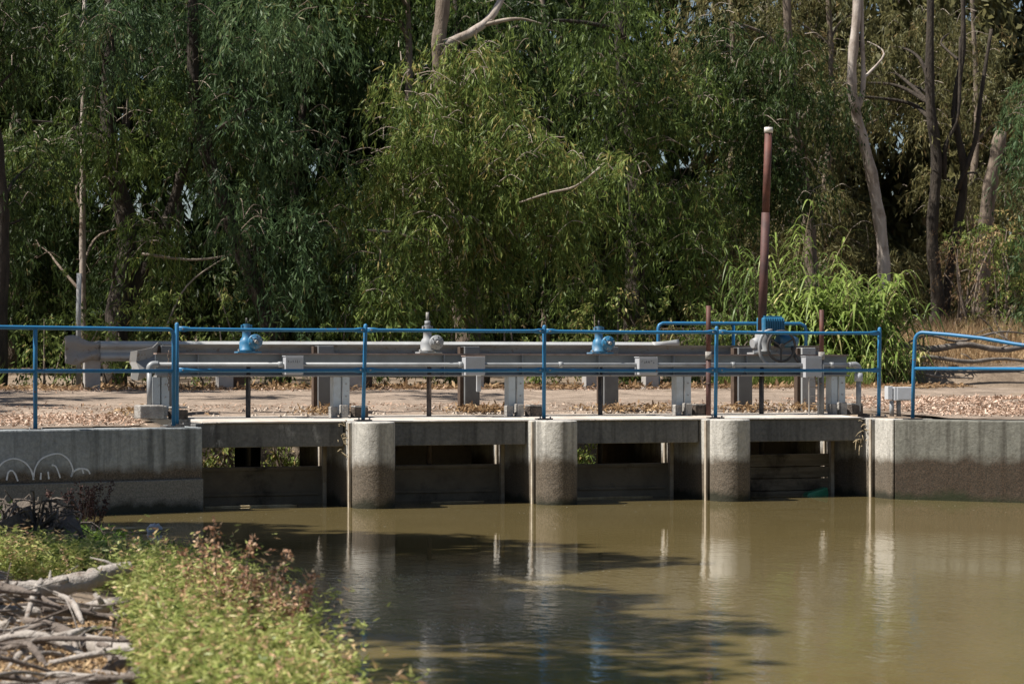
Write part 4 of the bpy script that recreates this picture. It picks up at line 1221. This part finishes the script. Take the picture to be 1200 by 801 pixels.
UG = 'shrubs along the far side of the road'
US = [(-1.7, 12.0, 'bushy green shrub behind the crumpled left end of the far guardrail', 0.5),
      (0.1, 12.1, 'bushy green shrub behind the far guardrail left of the first gearbox', 0.55),
      (1.7, 12.0, 'tangled shrub with dry twigs behind the dusty blue gearbox', 0.6),
      (3.3, 12.0, 'leafy shrub under the hanging branches right of the dusty blue gearbox', 0.45),
      (4.9, 12.1, 'leafy shrub behind the grey gearbox and the far guardrail', 0.5),
      (6.5, 12.0, 'shady green shrub between the grey and the bright blue gearbox', 0.45),
      (8.0, 12.0, 'light green shrub behind the bright blue gearbox', 0.68),
      (9.4, 12.3, 'light green shrub behind the left half of the far blue railing', 0.62),
      (11.0, 12.6, 'dark shrub behind the red pipe base', 0.45)]
for k, (x_, y_, lb, tn) in enumerate(US):
    shrub('shrub', lb, x_, y_, [(x_, y_, 0.9, 0.95, 0.5, 0.65, 14, 0.3, 0.5), (x_ + 0.2, y_ + 0.3, 1.6, 0.8, 0.4, 0.5, 6, 0.3, 0.45)], 'under', 50 + k, tn, group=UG)
# plants on the downstream bank seen under the deck
for k, (x_, lb) in enumerate([(0.9, 'sunlit bank shrub seen through the leftmost gate opening'), (2.3, 'leafy bank plant seen through the right of the leftmost gate opening'), (8.3, 'sparse bank plant seen through the third gate opening')]):
    shrub('bank_shrub', lb, x_, 11.2, [(x_, 11.1, -0.70, 0.9, 0.25, 0.45, 16, 0.25, 0.45)], 'under', 70 + k, 0.62, hang=0.5)
# dry brown bush at the right
shrub('dry_shrub', 'tangled brown half-dead shrub at the right below the grey-green tree', 16.9, 15.2, [(17.0, 15.2, 2.2, 0.7, 0.5, 1.1, 12, 0.35, 0.55), (17.1, 15.1, 3.5, 0.5, 0.4, 0.5, 5, 0.3, 0.5)], 'dry', 80, 0.25, 0.08, 0.016, 0.6, 0.8, 20, 18, 14)
shrub('vine_shrub', 'green vine-covered bush beside the half-dead brown shrub', 17.6, 15.0, [(17.45, 14.9, 3.3, 0.5, 0.4, 0.7, 11, 0.35, 0.55), (18.0, 14.9, 2.4, 0.6, 0.4, 0.9, 12, 0.3, 0.5)], 'under', 81, 0.62, 0.10, 0.03)
shrub('low_shrub', 'low grey-green shrub above the fallen branches at the right edge', 16.7, 13.2, [(16.8, 13.3, 1.35, 0.9, 0.4, 0.45, 12, 0.25, 0.45)], 'olive', 82, 0.75, 0.07, 0.016, 0.2, 0.5)

# ------------------------------------------------------------------ reeds
def reeds(label, cx, cy, rx, ry, n, hmin, hmax, mat, seed, leaf=0.55, lw=0.035):
    rng = np.random.default_rng(seed)
    t = thing('giant_reed', label, 'reeds', (cx, cy, gz(cx, cy)), 'giant reed clumps')
    stalks = MB()
    Vs, Fs, Ts, o = [], [], [], 0
    for k in range(n):
        a = rng.uniform(0, 6.28)
        rr = rng.random() ** 0.5
        x, y = cx + rx * rr * math.cos(a), cy + ry * rr * math.sin(a)
        z0 = float(H(x, y)) - 0.03
        h = rng.uniform(hmin, hmax) * (1 - 0.25 * rr)
        lean = np.array([rng.normal(0, 0.20) + 0.26 * rr * math.cos(a), rng.normal(0, 0.16) - 0.10, 0])
        def pt(f):
            return np.array([x, y, z0]) + np.array([0, 0, h * f]) + lean * h * f * f
        stalks.tube([pt(f) for f in (0, 0.4, 0.8, 1.0)], [0.012, 0.011, 0.008, 0.003], 5, cap=False)
        nl = int(13 + h * 6)
        tc = rng.normal(0.5, 0.13)
        if rng.random() < 0.05:
            tc = 0.97
        for j in range(nl):
            f = 0.18 + 0.82 * (j + rng.random()) / nl
            p = pt(f)
            an = rng.uniform(0, 6.28)
            d = np.array([math.cos(an), math.sin(an), 0])
            L = leaf * rng.uniform(0.6, 1.2)
            up = rng.uniform(0.5, 1.1)
            dr = rng.uniform(0.7, 1.7)
            side = np.array([-d[1], d[0], 0]) * lw * 0.5 * rng.uniform(0.7, 1.2)
            segs = 5
            vs = []
            for s_ in range(segs + 1):
                q = s_ / segs
                c = p + d * L * q * 0.75 + np.array([0, 0, L * (up * q - dr * q * q)])
                w_ = side * (1 - q ** 2.2) * (0.55 + 0.45 * min(1, q * 4))
                vs += [c + w_, c - w_]
            Vs += vs
            for s_ in range(segs):
                Fs.append((o + s_ * 2, o + s_ * 2 + 1, o + s_ * 2 + 3, o + s_ * 2 + 2))
                Ts.append(tc + rng.normal(0, 0.10) + 0.1 * (f - 0.5))
            o += len(vs)
    stalks.build('stalks', 'straw' if mat == 'reed' else 'bark_mid', t, smooth=True, kind='stuff')
    quad_mesh('leaves', np.array(Vs), np.array(Fs), np.array(Ts), mat, t, kind='stuff')
    return t
reeds('broad sunlit clump of giant reed right of the red pipe', 12.85, 12.4, 0.85, 0.8, 130, 1.3, 2.4, 'reed', 90, 0.70, 0.056)
reeds('few tall reed shoots rising above the sunlit clump', 12.3, 13.2, 0.35, 0.3, 10, 3.0, 3.7, 'reed', 95, 0.6, 0.042)
reeds('taller shaded giant reed clump directly behind the red pipe', 11.9, 13.3, 0.7, 0.5, 40, 1.8, 3.0, 'reed_shade', 91)
reeds('dark giant reed clump between the bright blue gearbox and the red pipe', 10.0, 12.9, 0.9, 0.5, 46, 1.0, 2.0, 'reed_shade', 92)
reeds('low giant reed tuft at the foot of the sunlit clump beside the electric box', 12.8, 11.4, 1.0, 0.3, 36, 0.5, 1.1, 'reed', 93, 0.5)
reeds('small reed tuft under the far guardrail between the pale posts', 7.4, 11.3, 0.6, 0.2, 26, 0.5, 0.9, 'reed_shade', 94, 0.45)

# ------------------------------------------------------------------ dry grass, twigs, litter
rng = np.random.default_rng(101)
def grass(name, label, n, fx, fy, h, mat, cat='grass', tint0=0.5, zoff=0.0, w=0.012):
    x = fx(n)
    y = fy(n)
    z = H(x, y) + zoff
    d = np.stack([rng.normal(0, 0.4, n), rng.normal(0, 0.4, n), np.ones(n)], -1)
    hh = h * rng.uniform(0.4, 1.3, n)
    V, F = leaf_quads(np.stack([x, y, z], -1), unit(d), hh, np.full(n, w), rng)
    o = quad_mesh(name, V, F, rng.normal(tint0, 0.2, n), mat, None, 'stuff')
    return tag(o, label, cat)
grass('dry_grass', 'golden dry grass on the rise behind the fallen branches', 14000, lambda n: rng.uniform(13.6, 19.5, n), lambda n: rng.uniform(12.2, 16.0, n), 0.42, 'dry', tint0=0.62)
grass('verge_grass', 'thin mixed grass fringing the far edge of the road', 22000, lambda n: rng.uniform(-4, 12.5, n), lambda n: rng.uniform(10.55, 11.9, n), 0.42, 'under', tint0=0.55)

def scatter(name, label, n, fx, fy, size, mat, zf_, cat='leaf litter', tint0=0.5, flat=0.35):
    x = fx(n)
    y = fy(n)
    d = unit(np.stack([rng.normal(size=n), rng.normal(size=n), rng.normal(0, flat, n)], -1))
    z = zf_(x, y) + 0.012 + rng.random(n) * 0.02
    ln = size * rng.uniform(0.5, 1.4, n)
    side = unit(np.cross(d, np.stack([rng.normal(0, flat, n), rng.normal(0, flat, n), np.ones(n)], -1)))
    P = np.stack([x, y, z], -1)
    Wd = (ln * 0.16)[:, None]
    L = ln[:, None]
    mid = P + d * L * 0.5 + np.array([0, 0, 0.006])
    V = np.stack([P, mid + side * Wd, P + d * L, mid - side * Wd], 1).reshape(-1, 3)
    o = quad_mesh(name, V, np.arange(4 * n).reshape(n, 4), rng.normal(tint0, 0.25, n), mat, None, 'stuff')
    return tag(o, label, cat)
def road_z(x, y):
    r = np.interp(y, [1.72, 1.9, 2.6, 10], [0.0, 0.03, 0.08, 0.27])
    s = np.where(x < 0, np.interp(y, [-2.5, 0.1, 1.7], [-0.08, -0.06, 0.01]), np.interp(y, [-10, -0.2, 1.7], [-0.03, -0.025, 0.02]))
    return np.where(y > 1.8, r, s)
def right_y(n):
    return rng.uniform(-0.2, 5.0, n)
scatter('leaf_litter', 'dense pinkish-brown fallen leaves on the ground behind the right wing wall', 15000, lambda n: 7.8 + rng.random(n) ** 0.8 * 5.5, right_y, 0.065, 'litter', road_z, tint0=0.6)
scatter('leaf_litter', 'scattered fallen leaves along the dirt road', 5200, lambda n: rng.uniform(-6, 12, n), lambda n: np.where(rng.random(n) < 0.5, rng.uniform(1.9, 3.6, n), rng.uniform(8.6, 10.4, n)), 0.055, 'litter', road_z, tint0=0.4)
scatter('leaf_litter', 'fallen leaves and chips beside the left railing', 2600, lambda n: rng.uniform(-5.0, -2.35, n), lambda n: rng.uniform(0.15, 1.9, n), 0.06, 'litter', road_z, tint0=0.55)
scatter('leaf_litter', 'dark leaf mat and twigs along the far edge of the road', 9000, lambda n: rng.uniform(-4, 14, n), lambda n: rng.uniform(9.6, 11.6, n), 0.12, 'dry', lambda x, y: np.maximum(road_z(x, np.minimum(y, 10)), 0.25), tint0=0.2)

def leg_x(n):
    return rng.choice(np.array([-2.0, 0.25, 2.2, 2.44, 4.06, 4.7, 5.97, 6.89]), n) + rng.normal(0, 0.22, n)
scatter('leaf_litter', 'straw and dead leaves heaped against the posts on the deck', 2200, leg_x, lambda n: rng.uniform(1.75, 2.1, n), 0.07, 'dry', lambda x, y: road_z(x, np.full_like(y, 1.95)) + np.abs(rng.normal(0, 0.03, len(x))), tint0=0.35, flat=0.8)
# small stones and rubble around the legs
m = MB()
for k in range(420):
    lx = random.choice((-2.0, 0.2, 2.44, 4.70, 6.89, 0.245, 2.16, 4.06, 5.97))
    px, py = lx + random.gauss(0, 0.45), random.uniform(1.55, 3.0)
    r_ = random.uniform(0.008, 0.035)
    pz = float(road_z(px, py))
    vs = [(px + random.uniform(-1, 1) * r_, py + random.uniform(-1, 1) * r_, pz + random.uniform(-0.2, 1) * r_) for _ in range(4)]
    c = [(px + r_, py, pz), (px - r_, py + r_ * 0.6, pz), (px - r_ * 0.4, py - r_, pz), (px + random.uniform(-.3, .3) * r_, py, pz + r_ * random.uniform(0.7, 1.4)), ]
    m.add(c, [(0, 1, 3), (1, 2, 3), (2, 0, 3)])
tag(m.build('rubble', 'pebble', None, kind='stuff'), 'small stones scattered on the dirt behind the deck', 'rubble')

# fallen branches at the right
FB = [('long grey fallen trunk lying along the rise behind the right railing', [(13.0, 12.1, 0.88, 0.03), (13.7, 12.0, 1.02, 0.05), (14.4, 12.0, 0.95, 0.06), (15.1, 11.9, 1.03, 0.055), (15.9, 11.9, 0.94, 0.05), (16.9, 12.0, 1.07, 0.045), (18.2, 12.1, 1.05, 0.03)]),
      ('fallen branch lying just below the long grey fallen trunk', [(13.2, 11.6, 0.66, 0.02), (14.0, 11.5, 0.80, 0.035), (14.9, 11.5, 0.72, 0.04), (15.7, 11.5, 0.77, 0.03), (16.8, 11.5, 0.64, 0.02)]),
      ('thin fallen branch crossing above the long grey fallen trunk', [(13.9, 12.4, 0.92, 0.014), (14.5, 12.3, 1.20, 0.022), (15.2, 12.3, 1.10, 0.025), (16.1, 12.3, 1.28, 0.018), (17.0, 12.4, 1.20, 0.01)]),
      ('forked fallen branch lying low by the reeds', [(12.9, 11.3, 0.45, 0.02), (13.5, 11.3, 0.56, 0.026), (14.1, 11.3, 0.46, 0.022), (14.9, 11.3, 0.42, 0.012)])]
for lb, p in FB:
    pp, rr = bend(p, 6)
    f = MB().tube(pp, rr, 8, jit=0.14)
    for k in range(4):
        i = random.randrange(3, len(pp) - 3)
        q = Vector(pp[i])
        d = Vector((random.uniform(-1, 1), random.uniform(-0.5, 0.5), random.uniform(0.0, 0.7))) * 0.5
        f.tube([q, q + d * 0.5 + Vector((0, 0, 0.03)), q + d], [rr[i] * 0.4, rr[i] * 0.3, 0.006], 5)
    tag(f.build('fallen_branch', 'log_grey', None, smooth=True), lb, 'branch')

# ------------------------------------------------------------------ trees on the near left bank, out of frame, that shade the water
def bank_tree(x, y, boxes, seed, label):
    g0 = gz(x, y)
    tree('bank_tree', label, 'tree', [[(x, y, g0, 0.3), (x + 0.1, y, 3, 0.24), (x + 0.4, y - 0.1, 6, 0.18), (x + 0.3, y, 10, 0.07)]], boxes, 'euc', 'bark_mid', seed, limbs=10, strands=22, per=18, leaf=0.27, lw=0.08, slen=0.9)
bank_tree(-10.6, -3.0, [(-9.2, -2.8, 9.3, 1.2, 0.8, 0.8, 20, 0.6, 0.9), (-8.4, -5.2, 9.8, 1.5, 1.0, 1.0, 40, 0.6, 0.9)], 201, 'tall tree on the left bank that shades the water beside the weir')
bank_tree(-11.6, -8.4, [(-8.6, -7.6, 9.8, 1.5, 1.2, 0.9, 52, 0.6, 0.9), (-9.1, -10.0, 9.4, 1.2, 1.3, 0.9, 50, 0.6, 0.9), (-9.0, -12.2, 9.2, 0.6, 1.2, 0.7, 34, 0.5, 0.8), (-9.5, -14.6, 9.4, 0.3, 0.9, 0.6, 18, 0.4, 0.7)], 202, 'tall tree on the left bank that shades the near water')
bank_tree(-9.2, 8.0, [(-8.0, 7.6, 7.2, 2.2, 2.4, 1.2, 20, 0.4, 0.7), (-5.2, 9.2, 7.6, 1.6, 1.4, 1.0, 13, 0.4, 0.7), (-8.2, 4.2, 7.4, 1.6, 1.8, 0.8, 14, 0.4, 0.6), (-3.0, 7.4, 8.3, 3.0, 2.2, 0.3, 18, 0.35, 0.55)], 203, 'tall roadside tree whose crown dapples the left of the dirt road')

# ------------------------------------------------------------------ near bank weeds
rng = np.random.default_rng(303)
def weeds(name, label, n, region, hmin, hmax, mat, leaf, lw, tint0, per=22, cat='weeds'):
    x, y = region(n)
    ok = x < shore(y) + 0.10
    x, y = x[ok], y[ok]
    n = len(x)
    z0 = np.maximum(H(x, y), WZ - 0.05)
    h = (hmin + (hmax - hmin) * rng.random(n) ** 1.6) * np.interp(y, [-13.0, -10.0], [1.0, 0.6])
    lean = np.stack([rng.normal(0, 0.28, n), rng.normal(0, 0.28, n), np.zeros(n)], -1)
    f = np.sort(rng.random((n, per)), 1) ** 0.75
    base = np.stack([x, y, z0], -1)
    P = base[:, None] + lean[:, None] * (h[:, None] * f * f)[..., None]
    P[..., 2] += h[:, None] * f
    D = rng.normal(size=P.shape)
    D[..., 2] = D[..., 2] * 0.35 + 0.28
    D = unit(D)
    m = n * per
    V, F = leaf_quads(P.reshape(-1, 3), D.reshape(-1, 3), leaf * rng.uniform(0.5, 1.3, m), lw * rng.uniform(0.7, 1.3, m), rng)
    T = np.repeat(rng.normal(tint0, 0.20, n), per) + rng.normal(0, 0.17, m)
    o = quad_mesh(name, V, F, T, mat, None, 'stuff')
    return tag(o, label, cat)
def reg_near(n):
    y = rng.uniform(-19.5, -9.0, n)
    x = shore(y) - rng.random(n) ** 0.9 * 1.9 + 0.2
    return x, y
def reg_mid(n):
    y = rng.uniform(-10.5, -2.0, n)
    x = shore(y) - rng.random(n) * 1.3 + 0.12
    return x, y
def keep_wood(reg):
    def f(n):
        x, y = reg(n)
        bad = (x < -5.02 + 0.17 * (y + 12.4)) & (y < -11.0)
        return x[~bad], y[~bad]
    return f
weeds('bank_weeds', 'bright yellow-green leafy weeds on the near bank', 8000, keep_wood(reg_near), 0.12, 0.50, 'weed', 0.048, 0.0115, 0.50, 25)
weeds('bank_weeds', 'darker green weeds beside the left wing wall and root mass', 1700, reg_mid, 0.10, 0.42, 'weed_dark', 0.085, 0.017, 0.5)

weeds('tall_weed_stems', 'thin ragged stems standing above the bright weeds', 420, keep_wood(reg_near), 0.40, 0.66, 'weed', 0.045, 0.009, 0.8, 14)
weeds('dead_weed_stems', 'brown dead stems mixed into the bright weeds', 300, keep_wood(reg_near), 0.30, 0.60, 'seed', 0.035, 0.009, 0.55, 26)

def dock(label, x, y, h, mat, seed, n=9, spread=0.2, leafy=True):
    rg = np.random.default_rng(seed)
    z0 = max(float(H(x, y)), WZ) - 0.03
    t = thing('dock_plant', label, 'weed', (x, y, z0), 'seeding dock plants on the near bank')
    st = MB()
    Ps, Ds, Ls = [], [], []
    for k in range(n):
        d = np.array([rg.normal(0, spread), rg.normal(0, spread), 1.0])
        hh = h * rg.uniform(0.55, 1.0)
        p0 = np.array([x + rg.normal(0, 0.04), y + rg.normal(0, 0.04), z0])
        p1 = p0 + d * hh
        pm = p0 + d * hh * 0.5 + np.array([rg.normal(0, 0.02), rg.normal(0, 0.02), 0])
        st.tube([p0, pm, p1], [0.006, 0.005, 0.002], 5)
        m = 120
        f = rg.uniform(0.5, 1.0, m)
        c = p0 + (p1 - p0) * f[:, None] + rg.normal(0, 0.016, (m, 3))
        Ps.append(c)
        Ds.append(unit(rg.normal(size=(m, 3))))
    st.build('stems', 'drift_dark', t, kind='stuff')
    P, D = np.concatenate(Ps), np.concatenate(Ds)
    V, F = leaf_quads(P, D, rg.uniform(0.014, 0.036, len(P)), np.full(len(P), 0.017), rg)
    quad_mesh('seed_heads', V, F, rg.normal(0.5, 0.25, len(P)), mat, t, kind='stuff')
for k, (x_, y_, h_, lb, m_) in enumerate([
        (-4.95, -14.7, 0.76, 'tallest brown seeding dock plant in the bright weeds', 'seed'),
        (-4.85, -15.0, 0.66, 'pinkish seeding dock plant just right of the tallest one', 'seed'),
        (-4.74, -15.2, 0.60, 'rusty seeding dock plant nearest the shaded water', 'seed'),
        (-5.0, -14.3, 0.48, 'low reddish dock plant left of the tallest one', 'seed'),
        (-4.15, -12.4, 0.42, 'small faded dock plant at the water edge behind the tallest one', 'seed'),
        (-3.85, -4.6, 0.62, 'dark purple dead weed standing before the left wing wall', 'seed_dark')]):
    dock(lb, x_, y_, h_, m_, 400 + k, 8 if m_ == 'seed' else 14, 0.14 if m_ == 'seed' else 0.28)

# root mass at the left edge
rg = np.random.default_rng(55)
t = thing('root_mass', 'dark uprooted stump with tangled roots at the left edge below the wing wall', 'stump', (-4.98, -8.5, -0.9))
vs, fs = [], []
nu, nv = 18, 10
for j in range(nv + 1):
    ph = math.pi * j / nv
    for i in range(nu):
        th_ = 2 * math.pi * i / nu
        r_ = 1 + 0.22 * math.sin(3 * th_ + j) + 0.16 * math.sin(7 * th_ + 2.3 * j)
        vs.append((-4.98 + 0.40 * r_ * math.sin(ph) * math.cos(th_), -8.5 + 0.5 * r_ * math.sin(ph) * math.sin(th_), -0.88 + 0.36 * r_ * math.cos(ph)))
for j in range(nv):
    for i in range(nu):
        fs.append((j * nu + i, j * nu + (i + 1) % nu, j * nu + nu + (i + 1) % nu, j * nu + nu + i))
MB().add(vs, fs).build('stump', 'root_dark', t, smooth=True)
rm = MB()
for k in range(260):
    a, b_ = rg.uniform(0, 6.28), rg.uniform(-0.3, 1.3)
    d = np.array([math.cos(a) * math.cos(b_), math.sin(a) * math.cos(b_), math.sin(b_)])
    p = np.array([-4.98, -8.5, -0.88]) + d * np.array([0.36, 0.42, 0.33])
    q = p + d * rg.uniform(0.03, 0.16) + rg.normal(0, 0.05, 3)
    s_ = q + rg.normal(0, 0.10, 3) + np.array([0, 0, -0.04])
    pp, rr = bend([(*p, 0.013), (*q, 0.009), (*s_, 0.003)], 3)
    rm.tube(pp, rr, 5)
rm.build('roots', 'root_dark', t, smooth=True, kind='stuff')

# driftwood pile at the lower left
def drift(label, pts, mat='drift', group=None, knots=2):
    if group is None:
        pts = [(a, b - 0.5, c - 0.14, d) for a, b, c, d in pts]
    pp, rr = bend(pts, 6)
    m = MB().tube(pp, rr, 9, jit=0.20)
    for e_, q_ in ((pp[0], pp[1]), (pp[-1], pp[-2])):            # splintered ends
        ax = (Vector(e_) - Vector(q_)).normalized()
        r0 = rr[0] if e_ is pp[0] else rr[-1]
        for k in range(4):
            off = Vector((random.uniform(-1, 1), random.uniform(-1, 1), random.uniform(-1, 1))) * r0 * 0.6
            m.tube([Vector(e_) + off - ax * r0, Vector(e_) + off * 0.9 + ax * r0 * random.uniform(0.6, 2.2)], [r0 * 0.4, r0 * 0.06], 5)
    for k in range(knots):                                         # thin side twigs
        i = random.randrange(2, len(pp) - 2)
        d = Vector((random.uniform(-1, 1), random.uniform(-0.6, 0.6), random.uniform(-0.1, 0.6))).normalized()
        L_ = random.uniform(0.08, 0.22)
        q = Vector(pp[i])
        m.tube([q, q + d * L_ * 0.5 + Vector((0, 0, 0.012)), q + d * L_], [rr[i] * 0.32, rr[i] * 0.2, 0.0025], 5)
    for k in range(knots):
        i = random.randrange(2, len(pp) - 2)
        q = Vector(pp[i])
        d = Vector((random.uniform(-1, 1), random.uniform(-1, 0.3), random.uniform(0.2, 1))).normalized() * rr[i] * 2.2
        m.tube([q, q + d], [rr[i] * 0.5, rr[i] * 0.3], 6)
    tag(m.build('driftwood', mat, None, smooth=True), label, 'driftwood', group)
drift('thick bleached driftwood log with a broken end, topmost in the pile', [(-5.95, -12.6, -0.53, 0.045), (-5.65, -12.5, -0.55, 0.052), (-5.35, -12.45, -0.52, 0.06), (-5.18, -12.4, -0.47, 0.05), (-5.05, -12.4, -0.45, 0.035)])
drift('bleached driftwood branch pointing at the water below the topmost log', [(-5.95, -12.9, -0.62, 0.03), (-5.5, -12.8, -0.66, 0.04), (-5.2, -12.8, -0.62, 0.04), (-4.95, -12.8, -0.66, 0.02)])
drift('long straight driftwood pole lying across the weeds', [(-5.9, -13.2, -0.66, 0.014), (-5.4, -13.1, -0.66, 0.016), (-4.85, -13.0, -0.67, 0.012)], knots=0)
drift('smooth pale driftwood trunk slanting to the bottom edge', [(-5.78, -14.0, -0.66, 0.03), (-5.62, -14.6, -0.66, 0.055), (-5.52, -15.3, -0.68, 0.065), (-5.5, -16.0, -0.74, 0.06)])
drift('brown driftwood branch under the long straight pole', [(-5.75, -13.5, -0.74, 0.035), (-5.4, -13.4, -0.72, 0.04), (-5.05, -13.35, -0.78, 0.03)], 'drift_dark')
drift('short grey driftwood stub at the left picture edge', [(-6.2, -13.0, -0.42, 0.05), (-6.05, -12.9, -0.42, 0.055), (-5.92, -12.85, -0.44, 0.05)])
drift('dark bent driftwood branch crossing the middle of the pile', [(-5.9, -13.9, -0.58, 0.02), (-5.72, -14.1, -0.62, 0.028), (-5.5, -14.6, -0.74, 0.024), (-5.4, -14.9, -0.82, 0.015)], 'drift_dark')
drift('pale thin driftwood stick at the bottom left of the weeds', [(-5.75, -15.4, -0.78, 0.018), (-5.5, -15.7, -0.80, 0.022), (-5.3, -16.2, -0.84, 0.018)])
rgd = random.Random(5)
for k in range(110):
    cx, cy_ = rgd.uniform(-6.6, -5.45), rgd.uniform(-17.6, -12.9)
    a = rgd.gauss(0.0, 1.0)
    L = rgd.uniform(0.15, 0.42)
    zz = max(float(H(cx, cy_)), WZ) + rgd.uniform(0.03, 0.24) * (1 if cy_ > -14.6 else 0.6)
    r_ = rgd.uniform(0.005, 0.022)
    dx, dy = math.cos(a) * L, math.sin(a) * L
    drift('short weathered stick lying in the tangled driftwood pile', [(cx - dx, cy_ - dy, zz + rgd.uniform(-0.08, 0.06), r_ * 0.8), (cx + rgd.uniform(-.03, .03), cy_, zz + rgd.uniform(-0.02, 0.03), r_), (cx + dx, cy_ + dy, zz + rgd.uniform(-0.10, 0.06), r_ * 0.6)],
          rgd.choice(('drift', 'drift_dark', 'drift_dark')), 'short sticks in the driftwood pile', 1)
def pile_y(n):
    return rng.uniform(-17.5, -12.0, n)
scatter('dry_litter', 'dry brown chips and straw under the driftwood', 16000, lambda n: rng.uniform(-7.0, -5.2, n), pile_y, 0.04, 'dry', lambda x, y: H(x, y), tint0=0.5, flat=0.6)

# ------------------------------------------------------------------ things on the water
def flake(n, fx, fy, s0, s1):
    x, y = fx(n), fy(n)
    a = rng.uniform(0, 6.28, n)
    s = rng.uniform(s0, s1, n)
    d = np.stack([np.cos(a), np.sin(a), np.zeros(n)], -1) * s[:, None]
    e = np.stack([-np.sin(a), np.cos(a), np.zeros(n)], -1) * (s * rng.uniform(0.2, 0.8, n))[:, None]
    c = np.stack([x, y, np.full(n, WZ + 0.004)], -1)
    V = np.stack([c - d, c - e * 0.9, c + d, c + e], 1).reshape(-1, 3)
    return V
def patchy(n, pts, sx, sy):
    k = rng.integers(0, len(pts), n)
    p = np.array(pts)[k]
    return p[:, 0] + rng.normal(0, sx, n), p[:, 1] + rng.normal(0, sy, n)
fx1, fy1 = patchy(1500, [(-1.9, -9.2), (-2.5, -9.4), (-1.4, -9.0), (-3.0, -12.6), (-2.6, -12.9), (-2.2, -10.4)], 0.40, 0.22)
V = flake(1500, lambda n: fx1, lambda n: fy1, 0.003, 0.014)
tag(quad_mesh('water_scum', V, np.arange(len(V)).reshape(-1, 4), rng.random(len(V) // 4), 'scum', None, 'stuff'), 'broken patches of pale scum floating on the shaded water', 'scum')
V = flake(420, lambda n: rng.uniform(-3.0, 9.0, n), lambda n: -0.4 - rng.random(n) ** 1.6 * 6.0, 0.004, 0.013)
tag(quad_mesh('floating_specks', V, np.arange(len(V)).reshape(-1, 4), rng.random(len(V) // 4), 'scum', None, 'stuff'), 'tiny pale specks drifting on the brown water by the piers', 'debris')
ft = [('reed stem floating in the leftmost gate opening', [(-1.6, 0.62, 0.010), (-1.0, 0.66, 0.014), (-0.62, 0.60, 0.020), (-0.5, 0.62, 0.006)]),
      ('straw-coloured reed floating at the gate of the third opening', [(2.9, 0.95, 0.014), (3.5, 1.0, 0.016), (4.2, 1.0, 0.012)]),
      ('thin stick floating in the second gate opening', [(1.2, 0.75, 0.005), (1.6, 0.80, 0.006), (1.9, 0.82, 0.004)]),
      ('dark twig floating on the shaded water beside the weeds', [(-3.55, -8.4, 0.012), (-3.3, -8.5, 0.014), (-3.0, -8.7, 0.008)])]
for lb, p in ft:
    pp, rr = bend([(a, b, WZ + 0.006, r_) for a, b, r_ in p], 5)
    tag(MB().tube(pp, rr, 6, jit=0.2).build('floating_stick', 'straw' if 'dark' not in lb else 'drift_dark', None, smooth=True), lb, 'stick')
# stick at the foot of the wing wall
pp, rr = bend([(-4.05, -3.4, WZ + 0.02, 0.016), (-3.3, -3.2, WZ + 0.03, 0.016), (-2.75, -3.1, WZ + 0.02, 0.008)], 5)
tag(MB().tube(pp, rr, 6, jit=0.15).build('floating_stick', 'straw', None, smooth=True), 'pale stick floating at the bank below the left wing wall', 'stick')
# crumpled litter on that stick
vs, fs = [], []
for j in range(7):
    for i in range(9):
        a, b_ = i / 9 * 2 * math.pi, j / 6 * math.pi
        r_ = rgd.uniform(0.7, 1.2)
        vs.append((-2.98 + 0.085 * r_ * math.sin(b_) * math.cos(a), -3.35 + 0.06 * r_ * math.sin(b_) * math.sin(a), WZ + 0.03 + 0.055 * r_ * math.cos(b_)))
for j in range(6):
    for i in range(9):
        fs.append((j * 9 + i, j * 9 + (i + 1) % 9, j * 9 + 9 + (i + 1) % 9, j * 9 + 9 + i))
tag(MB().add(vs, fs).build('plastic_litter', 'litter_bag', None), 'crumpled grey plastic litter floating at the tip of the pale stick', 'litter')
# green plastic tray
m = MB()
m.add([(6.20, 0.70, WZ - 0.02), (6.52, 0.74, WZ + 0.085), (6.54, 0.92, WZ + 0.085), (6.22, 0.90, WZ - 0.02), (6.24, 0.72, WZ + 0.030), (6.52, 0.755, WZ + 0.098), (6.53, 0.90, WZ + 0.098), (6.25, 0.88, WZ + 0.030), (6.54, 0.74, WZ - 0.03), (6.56, 0.92, WZ - 0.03)],
      [(0, 1, 5, 4), (1, 2, 6, 5), (2, 3, 7, 6), (3, 0, 4, 7), (4, 5, 6, 7), (0, 8, 1), (1, 8, 9, 2), (3, 2, 9), (0, 3, 9, 8)])
tag(m.build('plastic_tub', 'plastic_green', None, bevel=0.008), 'green plastic tub half sunk in the rightmost gate opening', 'tub')
# dry reed wisps caught on the piers
for k, (x_, z_, lb) in enumerate([(-0.05, -0.22, 'dry wisps of reed caught on the leftmost pier edge'), (6.72, -0.22, 'dry wisps of reed caught beside the right wing wall')]):
    m = MB()
    for j in range(16):
        p = (x_ + random.gauss(0, 0.035), 0.27 - random.random() * 0.1, z_ + random.gauss(0, 0.12))
        d = Vector((random.gauss(0, 0.06), -abs(random.gauss(0, 0.03)), random.gauss(-0.03, 0.05)))
        m.tube([p, Vector(p) + d * 0.6, Vector(p) + d + Vector((0, 0, -0.02))], [0.006, 0.005, 0.002], 4)
    tag(m.build('reed_wisp', 'straw', None, kind='stuff'), lb, 'debris')
